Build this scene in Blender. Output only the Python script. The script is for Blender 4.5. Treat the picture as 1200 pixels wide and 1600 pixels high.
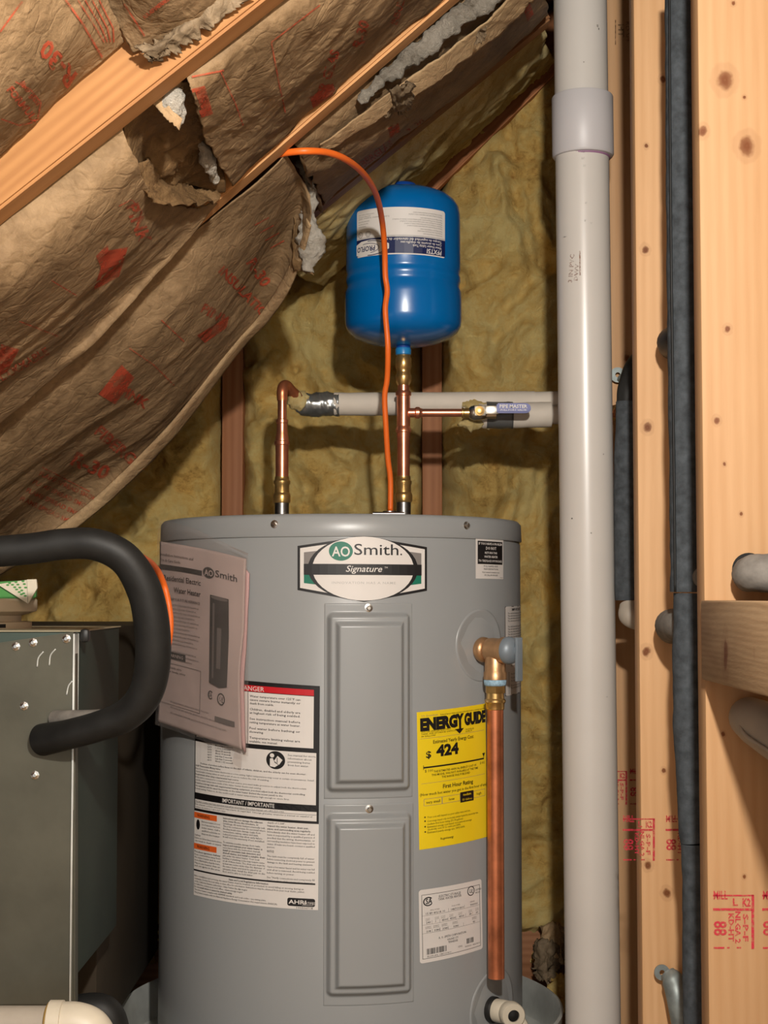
import bpy, bmesh, math, random
from mathutils import Vector, Matrix, noise
from mathutils.bvhtree import BVHTree

for o in list(bpy.data.objects): bpy.data.objects.remove(o)
SC = bpy.context.scene
COL = SC.collection
R = math.radians
random.seed(7)

# ------------------------------------------------------------------ camera, world, lamp, exposure
CZ = 0.70                      # camera height above the floor
F = 2400.0                     # focal length in pixels of a 1200x1600 frame
PITCH = math.atan(130 / F)
cam_d = bpy.data.cameras.new('camera'); cam = bpy.data.objects.new('camera', cam_d); COL.objects.link(cam)
cam_d.sensor_fit = 'VERTICAL'; cam_d.sensor_height = 32.0; cam_d.sensor_width = 24.0; cam_d.lens = 32.0 * F / 1600
cam_d.clip_start = 0.05
cam.location = (0, 0, CZ); cam.rotation_euler = (R(90) + PITCH, 0, 0)
SC.camera = cam

W = bpy.data.worlds.new('world'); SC.world = W; W.use_nodes = True
W.node_tree.nodes['Background'].inputs[0].default_value = (1.0, 0.98, 0.95, 1)
W.node_tree.nodes['Background'].inputs[1].default_value = 0.8

LAMP = (0.13, 0.35, CZ + 0.565)
ld = bpy.data.lights.new('ceiling_bulb_light', 'POINT'); ld.energy = 100; ld.shadow_soft_size = 0.028
ld.color = (1.0, 0.945, 0.87)
lo = bpy.data.objects.new('ceiling_bulb_light', ld); COL.objects.link(lo); lo.location = LAMP

vs = SC.view_settings
vs.view_transform = 'Standard'; vs.look = 'None'; vs.gamma = 1.0; vs.use_curve_mapping = False; vs.exposure = 0.1

# ------------------------------------------------------------------ geometry helpers
def ray(px, py):
    u = (px - 600) / F; v = (800 - py) / F
    c, s = math.cos(PITCH), math.sin(PITCH)
    return Vector((u, c - v * s, s + v * c))
ORG = Vector((0, 0, CZ))
def P(px, py, d):
    r = ray(px, py); return ORG + r * (d / r.y)
def px2m(d): return d / F
H0, SL = 0.637, 0.82            # underside of the rafters: z = CZ + H0 + SL * x
def RP(px, py, off=0.0):
    r = ray(px, py); t = (H0 + off) / (r.z - SL * r.x); return ORG + r * t

BASE = {}
def link(o, parent=None):
    COL.objects.link(o)
    if parent is not None: o.parent = parent
    return o
def tag(o, label=None, cat=None, group=None, kind=None):
    if label: o['label'] = label
    if cat: o['category'] = cat
    if group: o['group'] = group
    if kind: o['kind'] = kind
    return o
def thing(name, label, cat, loc, group=None, kind=None):
    o = bpy.data.objects.new(name, None); o.empty_display_size = 0.05
    link(o); o.location = loc; BASE[o.name] = Vector(loc)
    return tag(o, label, cat, group, kind)
def mesh_obj(name, verts, faces, mat, parent=None, base=None, smooth=True, label=None, cat=None, group=None, kind=None, auto=None):
    """verts in world coordinates; stored relative to the parent's base (or to base)."""
    if parent is not None: b = BASE[parent.name]
    else:
        if base is None:
            xs = [v[0] for v in verts]; ys = [v[1] for v in verts]; zs = [v[2] for v in verts]
            base = ((min(xs) + max(xs)) / 2, (min(ys) + max(ys)) / 2, min(zs))
        b = Vector(base)
    me = bpy.data.meshes.new(name)
    me.from_pydata([Vector(v) - b for v in verts], [], faces)
    me.validate(); me.update()
    if smooth: me.shade_smooth()
    if auto is not None and smooth: me.set_sharp_from_angle(angle=R(auto))
    mats = mat if isinstance(mat, (list, tuple)) else [mat]
    for m in mats: me.materials.append(m)
    o = bpy.data.objects.new(name, me)
    link(o, parent)
    if parent is None: o.location = b
    BASE[o.name] = b
    return tag(o, label, cat, group, kind)

class MB:
    """collects geometry for one mesh"""
    def __init__(s): s.v = []; s.f = []
    def add(s, v, f):
        n = len(s.v); s.v += [Vector(p) for p in v]; s.f += [tuple(i + n for i in q) for q in f]; return s
    def obj(s, name, mat, parent=None, **k): return mesh_obj(name, s.v, s.f, mat, parent, **k)

def fix(bm):
    bmesh.ops.recalc_face_normals(bm, faces=bm.faces[:])
def bm_out(bm):
    bm.verts.ensure_lookup_table(); bm.verts.index_update()
    v = [p.co.copy() for p in bm.verts]; f = [tuple(q.index for q in fa.verts) for fa in bm.faces]; bm.free(); return v, f
def box(c, size, bev=0.0, rot=None, seg=2):
    bm = bmesh.new(); bmesh.ops.create_cube(bm, size=1.0)
    for v in bm.verts: v.co = Vector((v.co.x * size[0], v.co.y * size[1], v.co.z * size[2]))
    if bev > 0: bmesh.ops.bevel(bm, geom=bm.edges[:], offset=bev, segments=seg, affect='EDGES', profile=0.5)
    M = Matrix.Translation(Vector(c)) @ (rot.to_4x4() if rot is not None else Matrix.Identity(4))
    bm.transform(M); return bm_out(bm)
def box2(a, b, bev=0.0):
    return box([(a[i] + b[i]) / 2 for i in range(3)], [abs(b[i] - a[i]) for i in range(3)], bev)
def frame_of(axis):
    a = Vector(axis).normalized(); h = Vector((0, 0, 1)) if abs(a.z) < 0.9 else Vector((1, 0, 0))
    x = h.cross(a).normalized(); y = a.cross(x); return x, y, a
def lathe(prof, org, axis=(0, 0, 1), n=32, cap=True, poly=None):
    """prof: [(radius, distance along axis)]"""
    x, y, a = frame_of(axis); o = Vector(org); v = []; f = []
    for r, h in prof:
        for k in range(n):
            t = 2 * math.pi * k / n; v.append(o + a * h + (x * math.cos(t) + y * math.sin(t)) * r)
    m = len(prof)
    for i in range(m - 1):
        for k in range(n):
            k2 = (k + 1) % n
            f.append((i * n + k, i * n + k2, (i + 1) * n + k2, (i + 1) * n + k))
    if cap:
        f.append(tuple(reversed(range(n)))); f.append(tuple(range((m - 1) * n, m * n)))
    return v, f
def cr(p0, p1, p2, p3, t):
    return 0.5 * ((2 * p1) + (p2 - p0) * t + (2 * p0 - 5 * p1 + 4 * p2 - p3) * t * t + (3 * p1 - p0 - 3 * p2 + p3) * t ** 3)
def spline(pts, n):
    """n samples of a Catmull-Rom curve through pts"""
    pts = [Vector(p) for p in pts]; m = len(pts) - 1; out = []
    for i in range(n):
        s = i / (n - 1) * m; k = min(int(s), m - 1); t = s - k
        a = pts[k - 1] if k > 0 else pts[0] * 2 - pts[1]
        d = pts[k + 2] if k + 2 <= m else pts[m] * 2 - pts[m - 1]
        out.append(cr(a, pts[k], pts[k + 1], d, t))
    return out
def tube(pts, rad, n=16, cap=True, lump=0.0, lf=30.0, squash=None):
    pts = [Vector(p) for p in pts]; m = len(pts)
    rads = rad if isinstance(rad, (list, tuple)) else [rad] * m
    v = []; f = []; prev = None
    for i, p in enumerate(pts):
        t = (pts[min(i + 1, m - 1)] - pts[max(i - 1, 0)]).normalized()
        if prev is None:
            h = Vector((0, 0, 1)) if abs(t.z) < 0.9 else Vector((1, 0, 0)); x = h.cross(t).normalized()
        else:
            x = (prev - t * prev.dot(t)).normalized()
        prev = x; y = t.cross(x)
        for k in range(n):
            a = 2 * math.pi * k / n; d = x * math.cos(a) + y * math.sin(a)
            q = p + d * rads[i]
            if lump: q = q + d * lump * (noise.noise(q * lf) + 0.55 * noise.noise(q * lf * 2.3) + 0.35 * noise.noise(q * lf * 5.1))
            v.append(q)
    for i in range(m - 1):
        for k in range(n):
            k2 = (k + 1) % n; f.append((i * n + k, i * n + k2, (i + 1) * n + k2, (i + 1) * n + k))
    if cap: f.append(tuple(reversed(range(n)))); f.append(tuple(range((m - 1) * n, m * n)))
    return v, f
def interp(vals, n):
    m = len(vals) - 1; out = []
    for i in range(n):
        s = i / (n - 1) * m; k = min(int(s), m - 1); t = s - k; t = t * t * (3 - 2 * t)
        out.append(vals[k] * (1 - t) + vals[k + 1] * t)
    return out
def stube(pts, rad, n=48, seg=16, **k):
    rr = interp(rad, n) if isinstance(rad, (list, tuple)) else rad
    return tube(spline(pts, n), rr, seg, **k)
def ridged(p):
    return 1.0 - abs(noise.noise(p)) * 2.0
class Sheet:
    """smooth patch through a grid of 3-D control points (rows x cols)"""
    def __init__(s, ctrl): s.c = [[Vector(p) for p in r] for r in ctrl]
    def at(s, u, v):
        cols = [Sheet._c1(r, v) for r in s.c]; return Sheet._c1(cols, u)
    @staticmethod
    def _c1(pts, s):
        m = len(pts) - 1; s = s * m; k = max(0, min(int(math.floor(s)), m - 1)); t = s - k
        a = pts[k - 1] if k > 0 else pts[0] * 2 - pts[1]
        d = pts[k + 2] if k + 2 <= m else pts[m] * 2 - pts[m - 1]
        return cr(a, pts[k], pts[k + 1], d, t)
    def mesh(s, nu, nv, disp=None, jag0=0.0, jag1=0.0, jagv0=0.0, jagv1=0.0, seed=0.0, flip=False):
        """grid mesh; disp(p, n, u, v) -> offset along the normal; jag: ragged ends"""
        G = []
        for i in range(nu + 1):
            row = []
            for j in range(nv + 1):
                u = i / nu; v = j / nv
                if jag0: u = u + (1 - u) ** 3 * jag0 * jagn(v * 1.0, seed)
                if jag1: u = u + u ** 3 * jag1 * jagn(v * 1.0, seed + 5)
                if jagv0: v = v + (1 - v) ** 3 * jagv0 * jagn(i / nu * 2, seed + 9)
                if jagv1: v = v + v ** 3 * jagv1 * jagn(i / nu * 2, seed + 13)
                row.append(s.at(u, v))
            G.append(row)
        out = []
        for i in range(nu + 1):
            for j in range(nv + 1):
                a = G[min(i + 1, nu)][j] - G[max(i - 1, 0)][j]; b = G[i][min(j + 1, nv)] - G[i][max(j - 1, 0)]
                n = a.cross(b)
                if n.length > 0: n.normalize()
                if n.dot(G[i][j] - ORG) > 0: n = -n
                p = G[i][j]
                if disp: p = p + n * disp(p, i / nu, j / nv)
                out.append(p)
        f = []
        for i in range(nu):
            for j in range(nv):
                a = i * (nv + 1) + j; f.append((a, a + 1, a + nv + 2, a + nv + 1))
        q = f[len(f) // 2 + nv // 2]; nrm = (out[q[1]] - out[q[0]]).cross(out[q[3]] - out[q[0]])
        if nrm.dot(out[q[0]] - ORG) > 0: f = [tuple(reversed(k)) for k in f]
        return out, f
def jagn(t, seed):
    return (noise.noise(Vector((t * 7, seed, 0))) + 0.6 * noise.noise(Vector((t * 23, seed, 3))) + 0.35 * noise.noise(Vector((t * 61, seed, 7))))
def crinkle(amp=0.004, f=14.0, seed=0.0, streak=None):
    o = Vector((seed, seed * 1.7, -seed))
    E = Vector((0.77, 0, 0.635))
    def d(p, u, v):
        if streak: p = p - E * (p.dot(E) * streak)
        q = p * f + o
        q = q + Vector((noise.noise(q * 0.6), noise.noise(q * 0.6 + Vector((9, 0, 0))), noise.noise(q * 0.6 + Vector((0, 9, 0))))) * 0.9
        w = (ridged(q * 0.55) - 0.5) * 1.2 + (ridged(q * 1.3) - 0.5) * 0.7 + (ridged(q * 3.1) - 0.5) * 0.36 + (ridged(q * 6.3) - 0.5) * 0.16
        return amp * w
    return d
def solid(o, t, off=1.0):
    m = o.modifiers.new('thickness', 'SOLIDIFY'); m.thickness = t; m.offset = off; return o

# ------------------------------------------------------------------ materials
def srgb(r, g, b):
    def c(x):
        x /= 255.0
        return x / 12.92 if x <= 0.04045 else ((x + 0.055) / 1.055) ** 2.4
    return (c(r), c(g), c(b), 1)
class NT:
    def __init__(s, name):
        s.m = bpy.data.materials.new(name); s.m.use_nodes = True; s.t = s.m.node_tree
        s.b = s.t.nodes['Principled BSDF']; s.out = s.t.nodes['Material Output']
    def n(s, typ, **k):
        nd = s.t.nodes.new('ShaderNode' + typ)
        for a, b in k.items(): setattr(nd, a, b)
        return nd
    def l(s, a, b): s.t.links.new(a, b)
    def coords(s, scale=(1, 1, 1), rot=(0, 0, 0), loc=(0, 0, 0)):
        tc = s.n('TexCoord'); src = tc.outputs['Object']
        if any(rot):
            m0 = s.n('Mapping'); m0.inputs['Rotation'].default_value = rot; s.l(src, m0.inputs['Vector']); src = m0.outputs['Vector']
        mp = s.n('Mapping'); mp.inputs['Scale'].default_value = scale; mp.inputs['Location'].default_value = loc
        s.l(src, mp.inputs['Vector']); return mp.outputs['Vector']
    def noise(s, vec, scale, detail=4, rough=0.55, dist=0.0):
        nd = s.n('TexNoise'); nd.inputs['Scale'].default_value = scale; nd.inputs['Detail'].default_value = detail
        nd.inputs['Roughness'].default_value = rough; nd.inputs['Distortion'].default_value = dist
        if vec is not None: s.l(vec, nd.inputs['Vector'])
        return nd.outputs['Fac']
    def ramp(s, fac, stops):
        nd = s.n('ValToRGB'); e = nd.color_ramp.elements
        while len(e) < len(stops): e.new(0.5)
        for i, (p, c) in enumerate(stops):
            e[i].position = p; e[i].color = c if len(c) == 4 else (*c, 1)
        s.l(fac, nd.inputs['Fac']); return nd.outputs['Color']
    def mix(s, fac, a, b, mode='MIX'):
        nd = s.n('Mix', data_type='RGBA', blend_type=mode)
        for sock, val in ((nd.inputs[0], fac), (nd.inputs[6], a), (nd.inputs[7], b)):
            if hasattr(val, 'links') or hasattr(val, 'is_linked'): s.l(val, sock)
            else: sock.default_value = val
        return nd.outputs[2]
    def math(s, op, a, b=None, c=None):
        nd = s.n('Math', operation=op)
        for sock, val in zip(nd.inputs, (a, b, c)):
            if val is None: continue
            if hasattr(val, 'is_linked'): s.l(val, sock)
            else: sock.default_value = val
        return nd.outputs[0]
    def bump(s, h, strength=0.3, dist=0.002):
        nd = s.n('Bump'); nd.inputs['Strength'].default_value = strength; nd.inputs['Distance'].default_value = dist
        s.l(h, nd.inputs['Height']); s.l(nd.outputs['Normal'], s.b.inputs['Normal'])
    def fin(s, col=None, rough=0.5, metal=0.0, **k):
        if col is not None:
            if hasattr(col, 'is_linked'): s.l(col, s.b.inputs['Base Color'])
            else: s.b.inputs['Base Color'].default_value = col
        if hasattr(rough, 'is_linked'): s.l(rough, s.b.inputs['Roughness'])
        else: s.b.inputs['Roughness'].default_value = rough
        s.b.inputs['Metallic'].default_value = metal
        for a, b in k.items(): s.b.inputs[a].default_value = b
        return s.m
def plain(name, col, rough=0.5, metal=0.0, var=0.12, nscale=20, bump=0.0, bscale=200, spec=0.5):
    t = NT(name); v = t.coords()
    c2 = tuple(min(1, x * (1 + var)) for x in col[:3]) + (1,); c1 = tuple(x * (1 - var) for x in col[:3]) + (1,)
    col = t.ramp(t.noise(v, nscale), [(0.3, c1), (0.7, c2)])
    if bump: t.bump(t.noise(v, bscale, 3), bump, 0.001)
    return t.fin(col, rough, metal, **{'Specular IOR Level': spec})
def wood(name, light, dark, axis='z', rot=(0, 0, 0), knots=(), across=26.0, along=1.6, rough=0.62, knotcol=srgb(112, 62, 30), contrast=1.0):
    """lumber: stretched grain along an axis plus round knots at local positions (x, y, z, r)"""
    t = NT(name)
    sc = {'z': (across, across, along), 'x': (along, across, across), 'y': (across, along, across)}[axis]
    v = t.coords(sc, rot)
    g = t.noise(v, 1.0, 3, 0.5, 0.8)
    fine = t.noise(t.coords(tuple(a * 9 for a in sc), rot), 1.0, 2)
    big = t.noise(t.coords((3, 3, 3)), 1.0, 3)
    w = t.n('TexWave', wave_type='BANDS', bands_direction={'z': 'X', 'x': 'Z', 'y': 'Z'}[axis])
    w.inputs['Scale'].default_value = 0.9; w.inputs['Distortion'].default_value = 7.0; w.inputs['Detail'].default_value = 2
    w.inputs['Detail Scale'].default_value = 0.6
    t.l(v, w.inputs['Vector'])
    k = 0.5 * contrast
    fac = t.math('ADD', t.math('MULTIPLY', g, 0.55), t.math('MULTIPLY', w.outputs['Fac'], 0.22 * contrast))
    fac = t.math('ADD', fac, t.math('MULTIPLY', fine, 0.18))
    col = t.ramp(fac, [(0.28, light), (0.75, dark)])
    col = t.mix(t.math('MULTIPLY', big, 0.35), col, dark)
    if knots:
        pos = t.coords()
        for i, (x, y, z, r) in enumerate(knots):
            s = t.n('VectorMath', operation='SUBTRACT'); t.l(pos, s.inputs[0]); s.inputs[1].default_value = (x, y, z)
            m = t.n('VectorMath', operation='MULTIPLY'); t.l(s.outputs[0], m.inputs[0])
            m.inputs[1].default_value = {'z': (1 / r, 0.5 / r, 0.82 / r), 'x': (0.82 / r, 0.5 / r, 1 / r), 'y': (0.5 / r, 0.9 / r, 0.6 / r)}[axis]
            ln = t.n('VectorMath', operation='LENGTH'); t.l(m.outputs[0], ln.inputs[0])
            d = t.math('ADD', ln.outputs['Value'], t.math('MULTIPLY', t.math('SUBTRACT', t.noise(pos, 1.2 / r, 2), 0.5), 0.55))
            rg = t.math('MULTIPLY_ADD', t.math('SINE', t.math('MULTIPLY', d, 9.0)), 0.12, 0.88)
            f = t.math('MULTIPLY', t.ramp_f(d, [(0.0, 1.0), (0.42, 0.95), (0.52, 0.5), (0.62, 0.16), (0.9, 0.12), (1.05, 0.0)]), rg)
            col = t.mix(f, col, knotcol)
    t.bump(t.math('ADD', fac, t.math('MULTIPLY', fine, 0.4)), 0.25, 0.001)
    return t.fin(col, rough, **{'Specular IOR Level': 0.25})
def _ramp_f(s, fac, stops):
    nd = s.n('ValToRGB'); e = nd.color_ramp.elements
    sc = 1.5
    while len(e) < len(stops): e.new(0.5)
    for i, (p, c) in enumerate(stops): e[i].position = p / sc; e[i].color = (c, c, c, 1)
    s.l(s.math('DIVIDE', fac, sc), nd.inputs['Fac']); return nd.outputs['Color']
NT.ramp_f = _ramp_f
def kraft(name, a=(150, 124, 92), b=(108, 86, 60)):
    t = NT(name); v = t.coords()
    n1 = t.noise(v, 9, 6, 0.6); n2 = t.noise(v, 55, 5, 0.65); n3 = t.noise(v, 260, 3)
    col = t.ramp(t.math('ADD', t.math('MULTIPLY', n1, 0.6), t.math('MULTIPLY', n2, 0.4)), [(0.38, srgb(*b)), (0.60, srgb(*a))])
    col = t.mix(t.math('MULTIPLY', t.ramp_f(n3, [(0.0, 0.6), (0.55, 0.25), (0.8, 0)]), 0.4), col, srgb(88, 66, 42))
    vo = t.n('TexVoronoi', feature='DISTANCE_TO_EDGE'); vo.inputs['Scale'].default_value = 30
    dv = t.n('Mix', data_type='VECTOR'); 
    nz = t.n('TexNoise'); nz.inputs['Scale'].default_value = 18; t.l(v, nz.inputs['Vector'])
    dv.inputs[0].default_value = 0.10; t.l(v, dv.inputs[4]); t.l(nz.outputs['Color'], dv.inputs[5]); t.l(dv.outputs[1], vo.inputs['Vector'])
    n4 = t.noise(t.coords((2, 2, 2)), 26, 5, 0.65, 1.2)
    h = t.math('ADD', t.math('MULTIPLY', n2, 0.9), t.math('ADD', t.math('MULTIPLY', t.math('MINIMUM', vo.outputs['Distance'], 0.10), 2.4), t.math('MULTIPLY', n4, 0.9)))
    t.bump(h, 0.65, 0.003)
    return t.fin(col, 0.72, **{'Specular IOR Level': 0.25})
def fibre(name, a, b, c, sc=1.0, rough=0.95):
    t = NT(name); v = t.coords()
    n1 = t.noise(v, 6 * sc, 6, 0.62); n2 = t.noise(v, 38 * sc, 6, 0.7, 0.6)
    n3 = t.noise(v, 110 * sc, 4, 0.7, 0.8)
    fac = t.math('ADD', t.math('ADD', t.math('MULTIPLY', n1, 0.5), t.math('MULTIPLY', n2, 0.34)), t.math('MULTIPLY', n3, 0.16))
    col = t.ramp(fac, [(0.36, c), (0.45, b), (0.57, a)])
    fi = t.noise(t.coords((1, 1, 2.2)), 420, 3, 0.7, 1.5)
    t.bump(t.math('ADD', t.math('MULTIPLY', n2, 1.6), t.math('MULTIPLY', fi, 0.7)), 0.9, 0.008)
    return t.fin(col, rough, **{'Specular IOR Level': 0.1})
def printed(name, col, wear=0.5, scale=120):
    """ink laid on paper or wood: worn away in speckles"""
    t = NT(name); v = t.coords()
    n = t.noise(v, scale, 4, 0.7)
    tr = t.n('BsdfTransparent'); mx = t.n('MixShader')
    f = t.ramp_f(n, [(0.0, 0.0), (wear - 0.12, 0.12), (wear + 0.12, 0.72), (1.4, 0.8)])
    t.fin(col, 0.75, **{'Specular IOR Level': 0.2})
    t.l(f, mx.inputs[0]); t.l(tr.outputs[0], mx.inputs[1]); t.l(t.b.outputs[0], mx.inputs[2]); t.l(mx.outputs[0], t.out.inputs['Surface'])
    return t.m
def ink(name, col, rough=0.5): return plain(name, col, rough, var=0.03)

M = {}
M['copper'] = plain('copper', srgb(226, 146, 112), 0.3, 0.88, 0.22, 35)
M['copper_dark'] = plain('copper_aged', srgb(206, 126, 88), 0.36, 0.8, 0.35, 22)
M['brass'] = plain('brass', srgb(212, 172, 108), 0.3, 0.88, 0.2, 60)
M['bronze'] = plain('bronze', srgb(200, 158, 116), 0.4, 0.8, 0.15, 60, 0.15, 300)
M['steel'] = plain('steel', srgb(150, 148, 145), 0.35, 1.0, 0.2, 50)
M['screw'] = plain('zinc_screw', srgb(205, 203, 198), 0.25, 1.0, 0.1, 50)
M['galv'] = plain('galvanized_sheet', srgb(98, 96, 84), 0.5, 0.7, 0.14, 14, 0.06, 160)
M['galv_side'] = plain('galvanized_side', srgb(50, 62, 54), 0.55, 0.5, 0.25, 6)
M['rear'] = plain('shaded_rear', srgb(58, 48, 34), 0.7, 0.1, 0.2, 6)
M['alu'] = plain('pan_aluminium', srgb(214, 216, 210), 0.4, 0.45, 0.2, 14, 0.15, 30)
M['tank'] = plain('tank_grey_paint', srgb(150, 152, 152), 0.33, 0.0, 0.03, 3, 0.03, 500)
M['blue'] = plain('blue_enamel', srgb(0, 102, 172), 0.24, 0.0, 0.04, 4)
M['bluecap'] = plain('blue_plastic', srgb(12, 66, 148), 0.4, 0.0, 0.04, 4)
M['blueneck'] = plain('light_blue_collar', srgb(36, 128, 190), 0.35, 0.0, 0.04, 4)
M['orange'] = plain('orange_jacket', srgb(238, 110, 34), 0.45, 0.0, 0.04, 30)
M['foam'] = plain('black_foam', srgb(66, 71, 75), 0.8, 0.0, 0.35, 90, 0.5, 420, 0.3)
M['rubber'] = plain('black_rubber_foam', srgb(30, 30, 29), 0.55, 0.0, 0.25, 40, 0.12, 240, 0.35)
M['greyfoam'] = plain('grey_foam', srgb(120, 115, 108), 0.85, 0.0, 0.25, 60, 0.3, 300, 0.2)
M['conduit'] = plain('grey_drain_pipe', srgb(162, 152, 138), 0.6, 0.0, 0.12, 20)
M['pvc'] = plain('pvc_white', srgb(206, 200, 192), 0.3, 0.0, 0.03, 8)
M['pvc_coup'] = plain('pvc_coupling', srgb(194, 190, 190), 0.42, 0.0, 0.02, 8)
M['primer'] = plain('purple_primer', srgb(150, 110, 140), 0.5)
M['jacket'] = plain('white_pipe_jacket', srgb(206, 196, 182), 0.7, 0.0, 0.06, 14, 0.15, 60)
M['duct'] = plain('silver_duct_tape', srgb(140, 142, 140), 0.28, 0.75, 0.25, 20, 0.5, 45)
M['duct_grey'] = plain('grey_duct_tape', srgb(98, 98, 96), 0.45, 0.3, 0.2, 20, 0.3, 60)
M['black'] = plain('black_plastic', srgb(26, 25, 24), 0.5)
M['white_pl'] = plain('white_plastic', srgb(204, 194, 174), 0.45, 0.0, 0.06, 25)
M['det'] = plain('detector_plastic', srgb(188, 172, 148), 0.5, 0.0, 0.04, 25)
M['dark'] = plain('recess_shade', srgb(18, 16, 14), 0.8)  # near-black stands in for shade in openings and under the cabinet
M['glue'] = plain('yellowed_cement', srgb(150, 120, 60), 0.6)
M['lever_grey'] = plain('grey_lever', srgb(128, 138, 146), 0.45, 0.2)
M['tape_blue'] = plain('pale_blue_sealant', srgb(150, 182, 202), 0.7, 0.0, 0.3, 300, 0.5, 300)
M['blue_grip'] = plain('blue_vinyl_grip', srgb(52, 58, 138), 0.4)
M['nickel'] = plain('nickel_plate', srgb(212, 206, 192), 0.3, 1.0, 0.08, 60)
M['strap'] = plain('zinc_strap', srgb(138, 146, 144), 0.5, 0.5, 0.25, 60)
M['lab_white'] = ink('label_white', srgb(222, 216, 210), 0.5)
M['lab_black'] = ink('label_black', srgb(20, 17, 18), 0.5)
M['lab_red'] = ink('label_red', srgb(196, 22, 34), 0.5)
M['lab_orange'] = ink('label_orange', srgb(226, 98, 34), 0.5)
M['lab_yellow'] = ink('label_yellow', srgb(240, 208, 26), 0.5)
M['lab_green'] = ink('label_green', srgb(10, 112, 88), 0.5)
M['lab_grey'] = ink('label_grey', srgb(128, 122, 118), 0.5)
M['lab_lgrey'] = ink('label_light_grey', srgb(188, 184, 180), 0.5)
M['lab_navy'] = ink('label_navy', srgb(16, 30, 78), 0.4)
M['paper'] = plain('manual_paper', srgb(176, 158, 152), 0.8, 0.0, 0.05, 12)
M['paper_pink'] = plain('manual_paper_edge', srgb(196, 160, 158), 0.8, 0.0, 0.05, 12)
M['manual_ink'] = ink('manual_ink', srgb(58, 52, 50), 0.7)
M['manual_grey'] = ink('manual_grey', srgb(96, 88, 84), 0.7)
M['manual_dark'] = ink('manual_dark', srgb(52, 48, 44), 0.7)
M['red_print'] = printed('red_print', srgb(178, 70, 46), 0.40, 34)
M['red_line'] = printed('red_line', srgb(176, 76, 52), 0.43, 60)
M['stamp'] = printed('red_lumber_stamp', srgb(206, 40, 70), 0.42, 260)
M['brown_stamp'] = printed('brown_stamp', srgb(150, 110, 92), 0.52, 300)
M['pencil'] = printed('black_stamp', srgb(40, 30, 24), 0.5, 200)
M['kraft'] = kraft('kraft_paper')
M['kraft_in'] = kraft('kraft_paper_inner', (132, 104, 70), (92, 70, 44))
M['kraft_light'] = kraft('kraft_flange', (184, 156, 118), (146, 118, 86))
M['foil'] = kraft('grey_facing', (136, 118, 94), (92, 78, 60))
M['fib'] = fibre('yellow_fiberglass', srgb(255, 228, 152), srgb(248, 206, 120), srgb(192, 138, 70))
M['fib2'] = fibre('pale_yellow_fiberglass', srgb(255, 236, 176), srgb(244, 212, 138), srgb(190, 148, 84))
M['fluff'] = fibre('white_fiberglass', srgb(226, 218, 204), srgb(200, 190, 174), srgb(140, 128, 110), 3.0)
M['fluff_grey'] = fibre('grey_white_fiberglass', srgb(186, 178, 164), srgb(158, 150, 136), srgb(110, 100, 86), 3.0)
M['galv_top_lit'] = plain('galvanized_top_lit', srgb(176, 166, 138), 0.5, 0.3, 0.12, 10)  # paler copy of the sheet metal, with the light on top painted in
M['green'] = plain('green_carton', srgb(70, 138, 66), 0.5, 0.0, 0.1, 30)
M['carton_white'] = plain('white_carton', srgb(206, 198, 178), 0.6)
def clear_film(name):
    t = NT(name); g = t.n('BsdfGlossy'); g.inputs['Roughness'].default_value = 0.18; g.inputs['Color'].default_value = (0.9, 0.86, 0.84, 1)
    d = t.n('BsdfDiffuse'); d.inputs['Color'].default_value = (0.6, 0.53, 0.5, 1)
    a = t.n('MixShader'); a.inputs[0].default_value = 0.45; t.l(d.outputs[0], a.inputs[1]); t.l(g.outputs[0], a.inputs[2])
    tr = t.n('BsdfTransparent'); tr.inputs[0].default_value = (0.97, 0.95, 0.94, 1)
    m = t.n('MixShader')
    f = t.ramp_f(t.noise(t.coords((1, 1, 0.6)), 12, 3, 0.5, 1.0), [(0.35, 0.07), (0.75, 0.24), (1.4, 0.3)])
    t.l(f, m.inputs[0]); t.l(tr.outputs[0], m.inputs[1]); t.l(a.outputs[0], m.inputs[2]); t.l(m.outputs[0], t.out.inputs['Surface'])
    return t.m
M['film'] = clear_film('clear_bag_film')

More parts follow.
